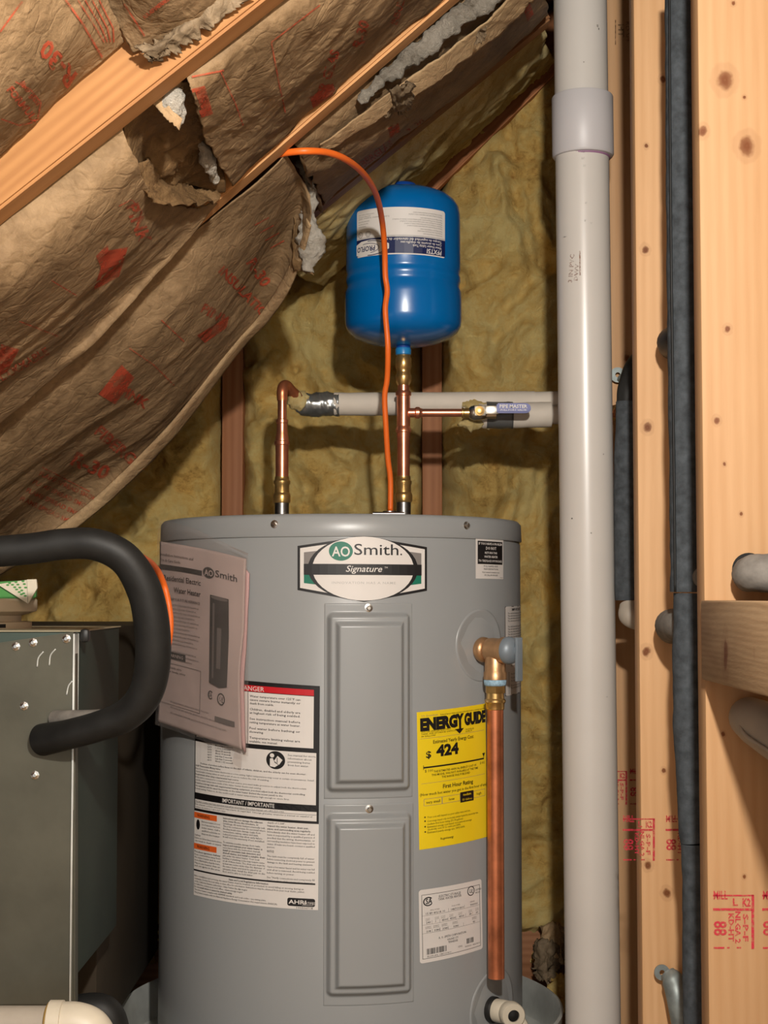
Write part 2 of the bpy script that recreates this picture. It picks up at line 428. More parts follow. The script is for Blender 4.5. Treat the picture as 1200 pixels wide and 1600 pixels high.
# ------------------------------------------------------------------ lettering and flat print
_tc = {}
def text2d(s, size=1.0, bold=0.0, shear=0.0, res=2, align='LEFT', spacing=1.0):
    key = (s, bold, shear, res, align, spacing)
    if key not in _tc:
        c = bpy.data.curves.new('t', 'FONT'); c.body = s; c.size = 1.0; c.offset = bold; c.shear = shear
        c.resolution_u = res; c.align_x = align; c.space_character = spacing; c.fill_mode = 'FRONT'
        o = bpy.data.objects.new('t', c); me = bpy.data.meshes.new_from_object(o)
        v = [(p.co.x, p.co.y) for p in me.vertices]; f = [tuple(q.vertices) for q in me.polygons]
        bpy.data.objects.remove(o); bpy.data.curves.remove(c); bpy.data.meshes.remove(me)
        _tc[key] = (v, f)
    v, f = _tc[key]
    return [(a * size, b * size) for a, b in v], f
class Art:
    """flat print on a curved or flat surface. S(x, y, off) maps artwork coordinates (y down) to 3-D."""
    def __init__(s, S): s.S = S; s.L = {}
    def mb(s, mat): return s.L.setdefault(mat, MB())
    def rect(s, x0, y0, x1, y1, mat, off=0.0004, nx=None, ny=None, r=0.0):
        nx = nx or max(1, int(abs(x1 - x0) / 12)); ny = ny or 1
        if r <= 0:
            v = [s.S(x0 + (x1 - x0) * i / nx, y0 + (y1 - y0) * j / ny, off) for j in range(ny + 1) for i in range(nx + 1)]
            f = [(j * (nx + 1) + i, (j + 1) * (nx + 1) + i, (j + 1) * (nx + 1) + i + 1, j * (nx + 1) + i + 1) for j in range(ny) for i in range(nx)]
        else:
            nx = max(nx, 16); xs = sorted(set([x0 + (x1 - x0) * i / nx for i in range(nx + 1)] + [x0 + r * q for q in (0, .1, .3, .6, 1)] + [x1 - r * q for q in (0, .1, .3, .6, 1)]))
            v = []; f = []
            for x in xs:
                e = max(0.0, r - min(x - x0, x1 - x)); ins = r - math.sqrt(max(0.0, r * r - e * e))
                v += [s.S(x, y0 + ins, off), s.S(x, y1 - ins, off)]
            for i in range(len(xs) - 1): f.append((2 * i, 2 * i + 1, 2 * i + 3, 2 * i + 2))
        s.mb(mat).add(v, f); return s
    def frame(s, x0, y0, x1, y1, w, mat, off=0.0006):
        s.rect(x0, y0, x1, y0 + w, mat, off); s.rect(x0, y1 - w, x1, y1, mat, off)
        s.rect(x0, y0 + w, x0 + w, y1 - w, mat, off); s.rect(x1 - w, y0 + w, x1, y1 - w, mat, off); return s
    def poly(s, pts, mat, off=0.0005):
        """convex outline split into vertical strips so that it follows the surface"""
        xs0 = min(p[0] for p in pts); xs1 = max(p[0] for p in pts)
        n = max(8, int((xs1 - xs0) / 5)); xs = sorted(set([xs0 + (xs1 - xs0) * i / n for i in range(n + 1)] + [p[0] for p in pts]))
        v = []; f = []
        for x in xs:
            ys = []
            for a, b in zip(pts, pts[1:] + pts[:1]):
                if (a[0] - x) * (b[0] - x) <= 0:
                    if abs(a[0] - b[0]) < 1e-9: ys += [a[1], b[1]]
                    else: ys.append(a[1] + (b[1] - a[1]) * (x - a[0]) / (b[0] - a[0]))
            v += [s.S(x, min(ys), off), s.S(x, max(ys), off)]
        for i in range(len(xs) - 1): f.append((2 * i, 2 * i + 1, 2 * i + 3, 2 * i + 2))
        s.mb(mat).add(v, f); return s
    def ellipse(s, cx, cy, rx, ry, mat, off=0.0005, n=40, a0=0, a1=360):
        return s.poly([(cx + rx * math.cos(R(a0 + (a1 - a0) * k / n)), cy + ry * math.sin(R(a0 + (a1 - a0) * k / n))) for k in range(n)], mat, off)
    def ring(s, cx, cy, rx, ry, w, mat, off=0.0006, n=36, a0=0, a1=360):
        v = []; f = []
        for k in range(n + 1):
            a = R(a0 + (a1 - a0) * k / n); c, q = math.cos(a), math.sin(a)
            v += [s.S(cx + rx * c, cy + ry * q, off), s.S(cx + (rx - w) * c, cy + (ry - w) * q, off)]
        for k in range(n): f.append((2 * k, 2 * k + 1, 2 * k + 3, 2 * k + 2))
        s.mb(mat).add(v, f); return s
    def text(s, t, x, y, h, mat, width=None, align='LEFT', bold=0.0, shear=0.0, off=0.0008, res=2, rot=0.0, spacing=1.0, flip=False):
        """h: cap height; (x, y): baseline start / centre / end; width squeezes the line to fit"""
        size = h / 0.69
        v, f = text2d(t, size, bold, shear, res, 'LEFT', spacing)
        if not v: return s
        w = max(p[0] for p in v) - min(p[0] for p in v); x0 = min(p[0] for p in v)
        k = 1.0 if width is None else width / w
        w2 = w * k; sh = {'LEFT': 0, 'CENTER': -w2 / 2, 'RIGHT': -w2}[align]
        c, q = math.cos(R(rot)), math.sin(R(rot)); out = []
        for a, b in v:
            a = (a - x0) * k + sh; b = -b
            if flip: a, b = -a, -b
            out.append(s.S(x + a * c - b * q, y + a * q + b * c, off))
        s.mb(mat).add(out, f); return s
    def lines(s, rows, x, y, lead, h, mat, width=None, align='LEFT', bold=0.0, off=0.0008, **k):
        for i, r in enumerate(rows):
            if r: 
                ww = None
                if width is not None: ww = width * (1.0 if i < len(rows) - 1 else 0.72)
                s.text(r, x, y + i * lead, h, mat, ww, align, bold, off=off, res=1, **k)
        return s
    def build(s, parent, name='lettering'):
        for mat, mb in s.L.items():
            mb.obj(name, mat, parent, smooth=False, kind='stuff')
def cyl_hit(px, py, ax, ay, rad):
    r = ray(px, py); a = r.x ** 2 + r.y ** 2; b = -2 * (r.x * ax + r.y * ay); c = ax * ax + ay * ay - rad * rad
    disc = max(0.0, b * b - 4 * a * c); t = (-b - math.sqrt(disc)) / (2 * a); p = ORG + r * t
    return math.atan2(p.x - ax, -(p.y - ay)), p.z
class CylLabel:
    """a label wrapped on a vertical cylinder, its four corners seen at the given pixels; artwork W x H"""
    def __init__(s, ax, ay, rad, tl, tr, bl, br, Wd, Ht):
        s.ax, s.ay, s.rad, s.W, s.H = ax, ay, rad, Wd, Ht
        s.c = [cyl_hit(*q, ax, ay, rad) for q in (tl, tr, bl, br)]
    def S(s, x, y, off=0.0):
        a, b = x / s.W, y / s.H; tl, tr, bl, br = s.c
        th = (tl[0] * (1 - a) + tr[0] * a) * (1 - b) + (bl[0] * (1 - a) + br[0] * a) * b
        z = (tl[1] * (1 - a) + tr[1] * a) * (1 - b) + (bl[1] * (1 - a) + br[1] * a) * b
        r = s.rad + off
        return Vector((s.ax + r * math.sin(th), s.ay - r * math.cos(th), z))
    def lx(s, px, py=None):
        th = cyl_hit(px, 1100, s.ax, s.ay, s.rad)[0]
        return s.W * (th - s.c[0][0]) / (s.c[1][0] - s.c[0][0])
def label_sheet(L, name, mat, parent, label=None, r=0.0, off=0.0003):
    a = Art(L.S); a.rect(0, 0, L.W, L.H, mat, off, nx=24, r=r)
    return a.L[mat].obj(name, mat, parent, smooth=True, label=label)
# ------------------------------------------------------------------ structure: floor, walls, roof
XW = 0.333                                  # room face of the right-hand stud wall
WL, WD = srgb(200, 160, 118), srgb(176, 132, 88)
M['plywood'] = wood('plywood_floor', srgb(150, 122, 86), srgb(104, 80, 52), 'y', contrast=0.7)
M['deck'] = wood('roof_deck', srgb(112, 82, 52), srgb(70, 48, 30), 'x')
fl = box2((-1.6, -0.6, -0.03), (1.2, 3.0, 0.0)); mesh_obj('floor', *fl, M['plywood'], base=(0, 1, 0), smooth=False, kind='structure')
# roof deck (a slab parallel to the rafters)
def roofpt(x, d, off): return Vector((x, d, CZ + H0 + SL * x + off))
dv = [roofpt(x, d, o) for o in (0.19, 0.215) for d in (0.25, 2.98) for x in (-1.75, 0.75)]
ceil = mesh_obj('ceiling', dv, [(0, 1, 3, 2), (4, 6, 7, 5), (0, 4, 5, 1), (2, 3, 7, 6), (0, 2, 6, 4), (1, 5, 7, 3)], M['deck'], base=(0, 1.5, CZ + H0 + 0.2), smooth=False, kind='structure')
wb = box2((-1.6, 2.90, 0.0), (0.46, 2.93, 2.0)); wall_back = mesh_obj('wall_back', *wb, M['deck'], base=(0, 2.9, 0), smooth=False, kind='structure')
M['drywall'] = plain('drywall_back', srgb(176, 160, 136), 0.9)
wr = box2((0.424, 0.25, 0.0), (0.437, 2.95, 2.1)); wall_right = mesh_obj('wall_right', *wr, M['drywall'], base=(0.43, 1.5, 0), smooth=False, kind='structure')

def kn(base, lst, d):
    out = []
    for px, py, r in lst:
        p = P(px, py, d) - Vector(base); out.append((p.x, p.y, p.z, r * d / F))
    return out
def stud_right(d, name_mat, knots, light=WL, dark=WD, label=None):
    b = BASE[wall_right.name]
    m = wood(name_mat, light, dark, 'z', knots=kn(b, knots, d), contrast=0.55)
    v, f = box2((XW, d, 0.0), (XW + 0.089, d + 0.038, 1.78), 0.002)
    return mesh_obj('stud', v, f, m, wall_right, auto=30, label=label)
s1 = stud_right(1.60, 'stud_wood_front', [(1133, 125, 25), (1167, 228, 24), (1163, 152, 5), (1137, 514, 9), (1120, 657, 9), (1132, 725, 5), (1158, 803, 5), (1098, 205, 13),
     (1146, 5, 6), (1130, 1147, 6), (1163, 1370, 5)], label='nearest stud of the right wall with two big round knots')
s2 = stud_right(2.01, 'stud_wood_middle', [(1036, 124, 9), (1010, 228, 6), (1008, 390, 10), (1011, 668, 12), (1010, 1018, 12), (1012, 1352, 10), (1042, 1395, 11), (1037, 1204, 6)], srgb(224, 180, 134), srgb(198, 150, 102), label='middle stud of the right wall behind the black pipe')
s3 = stud_right(2.42, 'stud_wood_far', [(972, 710, 6), (980, 560, 10)], srgb(212, 170, 128), srgb(184, 138, 94), label='far stud of the right wall beside the white drain pipe')
s4 = stud_right(2.80, 'stud_wood_pipe_shade', [], srgb(150, 108, 70), srgb(110, 76, 46), label='corner stud darkened for the shadow of the white drain pipe')  # wood colours lowered to carry the drain pipe shadow
v, f = box2((XW, 1.182, 0.0), (XW + 0.089, 1.219, 1.78), 0.002); mesh_obj('stud', v, f, wood('stud_wood_outer', WL, WD, 'z', contrast=0.55), wall_right, auto=30)
# blocking between the studs, running toward the camera
bb = BASE[wall_right.name]
ya, za = 1.245, P(1110, 938, 1.60).z; zb = P(1110, 1062, 1.60).z
mblk = wood('blocking_wood', srgb(188, 160, 124), srgb(138, 108, 76), 'y', knots=[(XW - bb.x, 1.485 - bb.y, P(1140, 1022, 1.485).z - bb.z, 0.017), (XW - bb.x, 1.37 - bb.y, P(1176, 1020, 1.37).z - bb.z, 0.004)], across=60, along=6, contrast=0.55)
v, f = box2((XW - 0.004, 1.22, zb), (XW + 0.034, 1.5995, za), 0.0025)
mesh_obj('blocking', v, f, mblk, wall_right, auto=30, label='short horizontal block with a ragged knot in front of the nearest stud')

# back wall studs and bottom plate
def stud_back(x0, x1, ztop, nm, label):
    m = wood(nm, srgb(176, 122, 84), srgb(138, 86, 54), 'z', contrast=0.8)
    d = 2.765
    a = P(x0, 800, d).x; b = P(x1, 800, d).x
    v, f = box2((a, d, 0.045), (b, 2.90, ztop), 0.002)
    mesh_obj('stud', v, f, m, wall_back, auto=30, label=label)
stud_back(346, 379, P(360, 540, 2.765).z, 'back_stud_left', 'reddish stud behind the left end of the heater')
stud_back(660, 691, P(675, 300, 2.765).z, 'back_stud_right', 'reddish stud behind the blue tank')
v, f = box2((-1.5, 2.76, 0.0), (0.40, 2.90, P(840, 1445, 2.76).z), 0.003)
mesh_obj('bottom_plate', v, f, wood('bottom_plate_wood', srgb(172, 122, 88), srgb(132, 88, 58), 'x'), wall_back, auto=30)

# rafters: the two visible lower arrises give each its run
def rafter(d, p0, p1, ext0, ext1, depth, nm, light, dark, label, thick=0.038, knots=()):
    a = P(*p0, d); b = P(*p1, d); e = (b - a).normalized()
    a2 = a - e * ext0; b2 = b + e * ext1; up = Vector((-e.z, 0, e.x))
    vs_ = []
    for q in (0, 1):
        for y in (0, thick):
            for p in (a2, b2): vs_.append(p + up * depth * q + Vector((0, y, 0)))
    bm = bmesh.new(); bv = [bm.verts.new(p) for p in vs_]
    for q in ((0, 1, 3, 2), (4, 6, 7, 5), (0, 4, 5, 1), (2, 3, 7, 6), (0, 2, 6, 4), (1, 5, 7, 3)): bm.faces.new([bv[i] for i in q])
    bm.normal_update(); fix(bm)
    bmesh.ops.bevel(bm, geom=bm.edges[:], offset=0.003, segments=2, affect='EDGES')
    v, f = bm_out(bm)
    ang = math.atan2(e.z, e.x)
    m = wood(nm, light, dark, 'x', rot=(0, ang, 0), across=30, along=2.2, knots=knots)
    mesh_obj('rafter', v, f, m, ceil, auto=30, label=label)
rafter(1.42, (0, 326), (415, -2), 0.5, 0.5, 0.17, 'rafter_wood_front', srgb(172, 124, 76), srgb(138, 92, 52), 'nearest rafter, orange wood, in the upper left')
rafter(1.815, (367, 290), (687, 12), 0.75, 0.5, 0.17, 'rafter_wood_middle', srgb(206, 156, 104), srgb(170, 118, 70), 'second rafter, ending over the orange cord')
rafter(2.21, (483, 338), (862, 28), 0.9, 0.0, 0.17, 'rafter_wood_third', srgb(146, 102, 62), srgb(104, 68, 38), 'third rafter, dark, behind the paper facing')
rafter(2.735, (700, 279), (850, 133), 0.10, 0.4, 0.09, 'rafter_wood_gable', srgb(190, 128, 84), srgb(150, 92, 56), 'reddish gable rafter above the yellow wall insulation', thick=0.032)

# ------------------------------------------------------------------ insulation on the back wall
def billow(p):
    return abs(noise.noise(p))
def batt_wall(name, x0, x1, z0, z1, d, label, seed, bumps=(), holes=(), mat='fib', step=0.0042, amp=1.0, droop=0.0):
    nx = int((x1 - x0) / step); nz = int((z1 - z0) / step); o = Vector((seed, seed * 2.3, 0)); v = []; f = []
    for j in range(nz + 1):
        for i in range(nx + 1):
            x = x0 + (x1 - x0) * i / nx; z = z0 + (z1 - z0) * j / nz
            q = Vector((x, 0, z))
            w = q + Vector((noise.noise(q * 5 + o), 0, noise.noise(q * 5 + o + Vector((4, 4, 4))))) * 0.06
            h = 0.045 * billow(w * 5.0 + o) + 0.040 * (1 - billow(w * 8 + o) * 1.8) + 0.020 * (1 - 2.4 * billow(w * 17 + o)) + 0.008 * (1 - 2 * billow(w * 37 + o)) + 0.006 * noise.noise(w * 48 + o) + 0.0035 * noise.noise(w * 120 + o)
            h *= amp
            e = min(i, nx - i) / nx * (x1 - x0); h -= 0.05 * max(0, 1 - e / 0.03) ** 2
            for (bx, bz, br, ba) in bumps:
                r2 = ((x - bx) ** 2 + (z - bz) ** 2) / (br * br)
                r2 *= 1 + 0.5 * noise.noise(Vector((x * 22 + bx * 50, 3, z * 22)))
                if r2 < 1.6: h = h + (ba * 0.8 * max(0.0, 1 - r2 / 1.6) ** 0.75)
            for (bx, bz, br, ba) in holes:
                r2 = ((x - bx) ** 2 + (z - bz) ** 2) / (br * br)
                h -= ba * math.exp(-r2 * 2)
            v.append(Vector((x, d - h, z)))
    for j in range(nz):
        for i in range(nx):
            a = j * (nx + 1) + i; f.append((a, a + 1, a + nx + 2, a + nx + 1))
    # sides and back, so that the batt has its thickness
    n0 = len(v); ring = [j * (nx + 1) for j in range(nz + 1)] + [nz * (nx + 1) + i for i in range(1, nx + 1)] + [j * (nx + 1) + nx for j in range(nz - 1, -1, -1)] + [i for i in range(nx - 1, 0, -1)]
    for k in ring: v.append(Vector((v[k].x, 2.895, v[k].z)))
    m = len(ring)
    for k in range(m): f.append((ring[k], ring[(k + 1) % m], n0 + (k + 1) % m, n0 + k))
    f.append(tuple(range(n0, n0 + m)))
    return mesh_obj(name, v, f, M[mat], base=((x0 + x1) / 2, 2.9, z0), label=label, cat='insulation', group=None)
def wp(px, py, d=2.78): p = P(px, py, d); return p.x, p.z
def WB(px, py, r, a): x, z = wp(px, py); return (x, z, r, a)
zt = 1.75
batt_wall('fiberglass_batt', -1.25, P(345, 800, 2.8).x, 0.05, 1.25, 2.80, 'yellow fiberglass left of the heater under the sagging paper', 1.3,
          bumps=[WB(290, 718, 0.048, 0.062), WB(325, 640, 0.03, 0.045), WB(335, 600, 0.035, 0.04)], holes=[WB(225, 742, 0.02, 0.03)])
batt_wall('fiberglass_batt', P(380, 800, 2.8).x, P(659, 800, 2.8).x, 0.05, P(520, 380, 2.8).z + 0.12, 2.80, 'yellow fiberglass between the two reddish studs behind the copper pipes', 4.1,
          bumps=[WB(415, 545, 0.045, 0.05), WB(440, 590, 0.03, 0.04), WB(400, 600, 0.03, 0.045), WB(395, 780, 0.05, 0.05), WB(520, 745, 0.07, 0.05), WB(480, 700, 0.06, 0.045)],
          holes=[WB(462, 580, 0.012, 0.06), WB(392, 572, 0.012, 0.05), WB(540, 560, 0.1, 0.03)])
batt_wall('fiberglass_batt', P(691, 800, 2.8).x, 0.345, 0.05, zt, 2.80, 'yellow fiberglass right of the blue tank beside the drain pipe', 8.7, amp=0.85,
          bumps=[WB(770, 345, 0.09, 0.055), WB(800, 500, 0.09, 0.05), WB(760, 720, 0.09, 0.05)], holes=[WB(850, 760, 0.05, 0.03), WB(855, 1330, 0.05, 0.04)])
# thin grey-brown fold in that batt
def lump_tube(pts, rad, n=48, seg=14, lump=0.006, lf=40): return stube(pts, rad, n, seg, lump=lump, lf=lf)

# roof batts without facing between the third rafter and the gable
sh = Sheet([[P(835, -20, 2.27), RP(845, 50, 0.05), RP(855, 80, 0.05), P(866, 86, 2.70)],
            [P(770, 68, 2.27), RP(780, 110, 0.03), RP(790, 140, 0.03), P(800, 148, 2.70)],
            [P(650, 170, 2.27), RP(665, 205, 0.02), RP(690, 226, 0.02), P(715, 230, 2.70)],
            [P(520, 280, 2.27), RP(545, 305, 0.01), RP(580, 325, 0.01), P(610, 334, 2.70)],
            [P(430, 360, 2.27), RP(440, 400, 0.01), RP(470, 430, 0.02), P(500, 441, 2.70)]])
def fluffd(amp, seed):
    o = Vector((seed, seed, seed))
    return lambda p, u, v: amp * (1.3 - 2.2 * billow(p * 9 + o) + 0.7 * (1 - 2 * billow(p * 22 + o)) + 0.3 * noise.noise(p * 60 + o))
v, f = sh.mesh(150, 80, fluffd(0.007, 2.0), jagv1=0.05)
solid(mesh_obj('fiberglass_batt', v, f, M['fib2'], label='pale yellow fiberglass in the roof bay above the blue tank', cat='insulation'), 0.02, -1)

# ------------------------------------------------------------------ kraft-faced batts under the roof
PAPER = []
def sheet_obj(name, ctrl, nu, nv, mat, parent=None, disp=None, th=0.0015, label=None, cat=None, keep=True, **k):
    s = Sheet(ctrl); v, f = s.mesh(nu, nv, disp, **k)
    if keep: PAPER.append((v, f))
    o = mesh_obj(name, v, f, mat, parent, label=label, cat=cat)
    return solid(o, th, -1)
def ppl(l): return [P(*p) for p in l]
# A: before the nearest rafter (R-30 print)
tA = thing('kraft_faced_batt', 'kraft paper insulation batt in the top left corner printed R-30', 'insulation', P(60, 100, 1.25))
sheet_obj('facing', [ppl([(118, -170, 1.18), (150, -70, 1.27), (172, 10, 1.35), (194, 66, 1.412)]),
                     ppl([(20, -150, 1.15), (80, -20, 1.24), (110, 70, 1.31), (105, 146, 1.412)]),
                     ppl([(-120, -90, 1.1), (-30, 60, 1.2), (0, 160, 1.28), (10, 238, 1.412)]),
                     ppl([(-250, 0, 1.1), (-150, 170, 1.2), (-110, 260, 1.28), (-95, 320, 1.412)])],
          120, 80, M['kraft'], tA, crinkle(0.0024, 11, 1.0), jag0=0.012, seed=2.0)
tA2 = thing('kraft_faced_batt', 'kraft paper batt behind the nearest rafter at the top, beside the R-30 batt', 'insulation', P(270, 20, 1.33))
sheet_obj('facing', [ppl([(330, -220, 1.22), (360, -130, 1.30), (390, -70, 1.36), (420, -40, 1.409)]),
                     ppl([(225, -150, 1.24), (255, -40, 1.32), (280, 20, 1.37), (300, 52, 1.409)]),
                     ppl([(130, -120, 1.26), (160, -20, 1.35), (185, 40, 1.39), (208, 86, 1.412)])],
          70, 50, M['kraft'], tA2, crinkle(0.004, 12, 5.0), jag1=0.01)
sheet_obj('torn_flange', [ppl([(350, -30, 1.395), (368, -14, 1.40), (395, -12, 1.408)]),
                          ppl([(295, 22, 1.395), (310, 30, 1.395), (330, 40, 1.408)]),
                          ppl([(245, 60, 1.395), (258, 68, 1.39), (278, 78, 1.408)]),
                          ppl([(212, 74, 1.395), (224, 84, 1.392), (236, 98, 1.408)])],
          80, 20, M['foil'], tA2, crinkle(0.007, 24, 8.0), jag1=0.06, jagv1=0.3, jagv0=0.2, keep=False, label='torn pale strip along the rafter')
# B: between the first and second rafter
tB = thing('kraft_faced_batt', 'kraft paper batt between first and second rafter with red boxed print, torn low end', 'insulation', P(450, 120, 1.65))
sheet_obj('facing', [[P(600, -170, 1.463), RP(640, -120, 0.03), RP(690, -70, 0.02), P(730, -36, 1.808)],
                     [P(455, -65, 1.463), RP(490, 0, 0.008), RP(535, 55, -0.004), P(575, 98, 1.808)],
                     [P(350, 20, 1.463), RP(380, 85, 0.006), RP(420, 150, -0.006), P(462, 196, 1.808)],
                     [P(284, 98, 1.463), RP(302, 152, -0.002), RP(328, 225, -0.008), P(363, 291, 1.79)]],
          160, 120, M['kraft'], tB, crinkle(0.003, 13, 3.0), jag1=0.012)
v, f = lump_tube([P(252, 140, 1.475), P(268, 158, 1.478), P(276, 178, 1.49), P(281, 198, 1.50)], [0.006, 0.014, 0.010, 0.003], 30, 14, 0.006, 60)
mesh_obj('fluff', v, f, M['fluff'], tB, label='torn tuft of white fiberglass')
sheet_obj('torn_strip', [ppl([(238, 158, 1.465), (256, 148, 1.468)]), ppl([(258, 182, 1.468), (268, 172, 1.47)]), ppl([(280, 204, 1.472), (283, 186, 1.475)])], 24, 8, M['kraft_light'], tB, crinkle(0.003, 40, 2.0), jagv0=0.2, keep=False)
v, f = lump_tube([P(312, 222, 1.66), P(326, 256, 1.70), P(336, 284, 1.74)], [0.003, 0.008, 0.004], 24, 12, 0.005, 70)
mesh_obj('fluff', v, f, M['fluff'], tB)
# B low: the drooping batt from the tear down to the left
tB2 = thing('kraft_faced_batt', 'drooping kraft paper batt below the nearest rafter with a dark hole at its upper end', 'insulation', P(120, 420, 1.65))
sheet_obj('facing', [[P(190, 196, 1.463), RP(214, 262, -0.012), RP(247, 314, -0.014), RP(298, 322, -0.012), P(340, 318, 1.79)],
                     [P(140, 236, 1.463), RP(158, 316, -0.022), RP(190, 372, -0.03), RP(232, 412, -0.025), P(268, 400, 1.80)],
                     [P(50, 306, 1.463), RP(72, 396, -0.032), RP(95, 466, -0.04), RP(125, 520, -0.035), P(160, 522, 1.82)],
                     [P(-50, 386, 1.463), RP(-40, 470, -0.035), RP(-30, 550, -0.04), RP(-15, 622, -0.04), P(2, 655, 1.84)],
                     [P(-170, 480, 1.463), RP(-160, 560, -0.035), RP(-150, 640, -0.04), RP(-140, 730, -0.04), P(-130, 765, 1.84)]],
          190, 130, M['kraft'], tB2, crinkle(0.0048, 10, 6.0, 0.6), jag0=0.012)
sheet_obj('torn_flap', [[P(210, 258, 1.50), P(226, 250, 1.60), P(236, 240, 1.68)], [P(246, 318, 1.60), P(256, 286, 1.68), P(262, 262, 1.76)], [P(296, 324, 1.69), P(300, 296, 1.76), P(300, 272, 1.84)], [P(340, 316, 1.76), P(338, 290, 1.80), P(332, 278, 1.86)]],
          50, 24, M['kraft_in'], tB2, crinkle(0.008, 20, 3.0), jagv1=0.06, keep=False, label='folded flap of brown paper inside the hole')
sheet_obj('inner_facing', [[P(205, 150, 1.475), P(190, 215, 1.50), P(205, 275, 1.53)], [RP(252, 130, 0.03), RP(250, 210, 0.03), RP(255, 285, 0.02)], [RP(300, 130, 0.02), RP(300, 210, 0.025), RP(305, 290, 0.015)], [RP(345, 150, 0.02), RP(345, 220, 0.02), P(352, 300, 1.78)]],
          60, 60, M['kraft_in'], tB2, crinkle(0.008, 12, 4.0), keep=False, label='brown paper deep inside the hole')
# C high: between second and third rafter
tC = thing('kraft_faced_batt', 'kraft paper batt between the second and third rafter with white fluff along its edge', 'insulation', P(620, 150, 2.0))
sheet_obj('facing', [[P(800, -110, 1.86), RP(825, -72, 0.0), RP(845, -25, -0.01), P(860, 26, 2.205)],
                     [P(680, 20, 1.86), RP(710, 66, -0.01), RP(745, 100, -0.02), P(785, 90, 2.205)],
                     [P(545, 130, 1.86), RP(572, 176, -0.01), RP(606, 216, -0.025), P(640, 206, 2.205)],
                     [P(450, 208, 1.86), RP(468, 236, 0.0), RP(484, 272, -0.012), P(505, 318, 2.205)]],
          130, 60, M['kraft'], tC, crinkle(0.0044, 10, 9.0), jag1=0.02)
sheet_obj('rolled_end', [[RP(465, 236, 0.0), RP(480, 275, -0.012), P(500, 326, 2.19)], [P(474, 246, 2.02), P(490, 285, 2.08), P(503, 332, 2.18)], [P(480, 262, 2.10), P(492, 296, 2.14), P(502, 330, 2.2)], [P(474, 262, 2.16), P(486, 296, 2.2), P(498, 326, 2.24)]], 20, 24, M['kraft_in'], tC, keep=False, disp=crinkle(0.003, 20, 1.0))
v, f = lump_tube([P(560, 158, 1.862), P(600, 122, 1.86), P(640, 92, 1.862), P(690, 50, 1.862), P(740, 8, 1.862), P(800, -40, 1.862)], [0.004, 0.008, 0.011, 0.012, 0.014, 0.014], 110, 18, 0.007, 55)
mesh_obj('fluff', v, f, M['fluff_grey'], tC, label='ribbon of white fiberglass along the second rafter')
sheet_obj('stapling_flange', [[RP(828, -40, -0.02), RP(846, -12, -0.034)], [RP(760, 32, -0.022), RP(783, 52, -0.036)], [RP(660, 108, -0.02), RP(672, 134, -0.038)], [RP(580, 168, -0.016), RP(592, 186, -0.03)], [RP(500, 226, -0.008), RP(504, 240, -0.014)]], 80, 12, M['kraft_light'], tC, crinkle(0.003, 16, 4.0), jagv1=0.15, keep=False, label='pale folded paper flange')
sheet_obj('torn_scrap', [[RP(608, 138, -0.04), RP(614, 166, -0.05), RP(600, 176, -0.04)], [RP(632, 128, -0.05), RP(636, 156, -0.06), RP(626, 180, -0.05)], [RP(646, 130, -0.04), RP(640, 160, -0.05), RP(632, 178, -0.04)]], 24, 24, M['foil'], tC, crinkle(0.008, 40, 4.0), jag1=0.1, jagv1=0.2, keep=False, label='loose grey torn scrap')
sheet_obj('torn_scrap', [[RP(742, 52, -0.04), RP(744, 68, -0.05)], [RP(754, 46, -0.05), RP(756, 66, -0.06)]], 12, 12, M['foil'], tC, crinkle(0.006, 50, 6.0), jag1=0.1, jagv1=0.2, keep=False)
# C low: the big sagging batt that ends in the long curved edge
tD = thing('kraft_faced_batt', 'big sagging kraft paper batt whose long curved edge hangs over the yellow wall insulation', 'insulation', P(250, 560, 2.1))
ctl = [[P(446, 240, 1.862), RP(456, 256, 0.0), RP(466, 272, -0.006), P(478, 288, 1.99)],
       [P(424, 262, 1.862), RP(446, 286, -0.010), RP(468, 314, -0.016), P(487, 340, 2.02)],
       [P(398, 286, 1.862), RP(420, 325, -0.018), RP(440, 372, -0.03), P(458, 436, 2.12)],
       [P(332, 338, 1.862), RP(352, 404, -0.04), RP(388, 460, -0.06), P(420, 497, 2.2)],
       [P(262, 402, 1.862), RP(284, 480, -0.062), RP(326, 540, -0.09), P(372, 549, 2.25)],
       [P(152, 522, 1.875), RP(182, 600, -0.08), RP(218, 655, -0.11), P(262, 690, 2.28)],
       [P(2, 655, 1.89), RP(34, 728, -0.08), RP(80, 785, -0.10), P(125, 818, 2.3)],
       [P(-130, 766, 1.89), RP(-100, 830, -0.08), RP(-60, 880, -0.1), P(-15, 905, 2.3)]]
cD = crinkle(0.0048, 9, 12.0, 0.62)
sheet_obj('facing', ctl, 260, 120, M['kraft'], tD, cD)
SD = Sheet(ctl)
fl_v = []; fl_f = []; N = 120
for i in range(N + 1):
    u = 0.16 + 0.84 * i / N
    for vv, oo in ((0.90, 0.0), (0.905, 0.004), (0.95, 0.006), (1.0, 0.0035), (1.012, 0.001)):
        p = SD.at(u, vv + 0.006 * noise.noise(Vector((u * 18, 1, 0)))); p = p + (ORG - p).normalized() * (oo + cD(p, u, vv) * 0.9 + 0.001); fl_v.append(p)
for i in range(N):
    for j in range(4):
        a = i * 5 + j; fl_f.append((a, a + 1, a + 6, a + 5))
solid(mesh_obj('stapling_flange', fl_v, fl_f, M['kraft_light'], tD, label='paler folded flange along the curved edge'), 0.0012, -1)
v, f = lump_tube([P(468, 254, 1.99), P(482, 280, 2.03), P(487, 312, 2.05), P(484, 340, 2.06), P(487, 372, 2.07), P(486, 398, 2.07), P(482, 424, 2.07)], [0.005, 0.008, 0.008, 0.010, 0.018, 0.016, 0.003], 70, 16, 0.010, 42)
mesh_obj('fluff', v, f, M['fluff'], tD, label='white fiberglass hanging from the torn upper end')
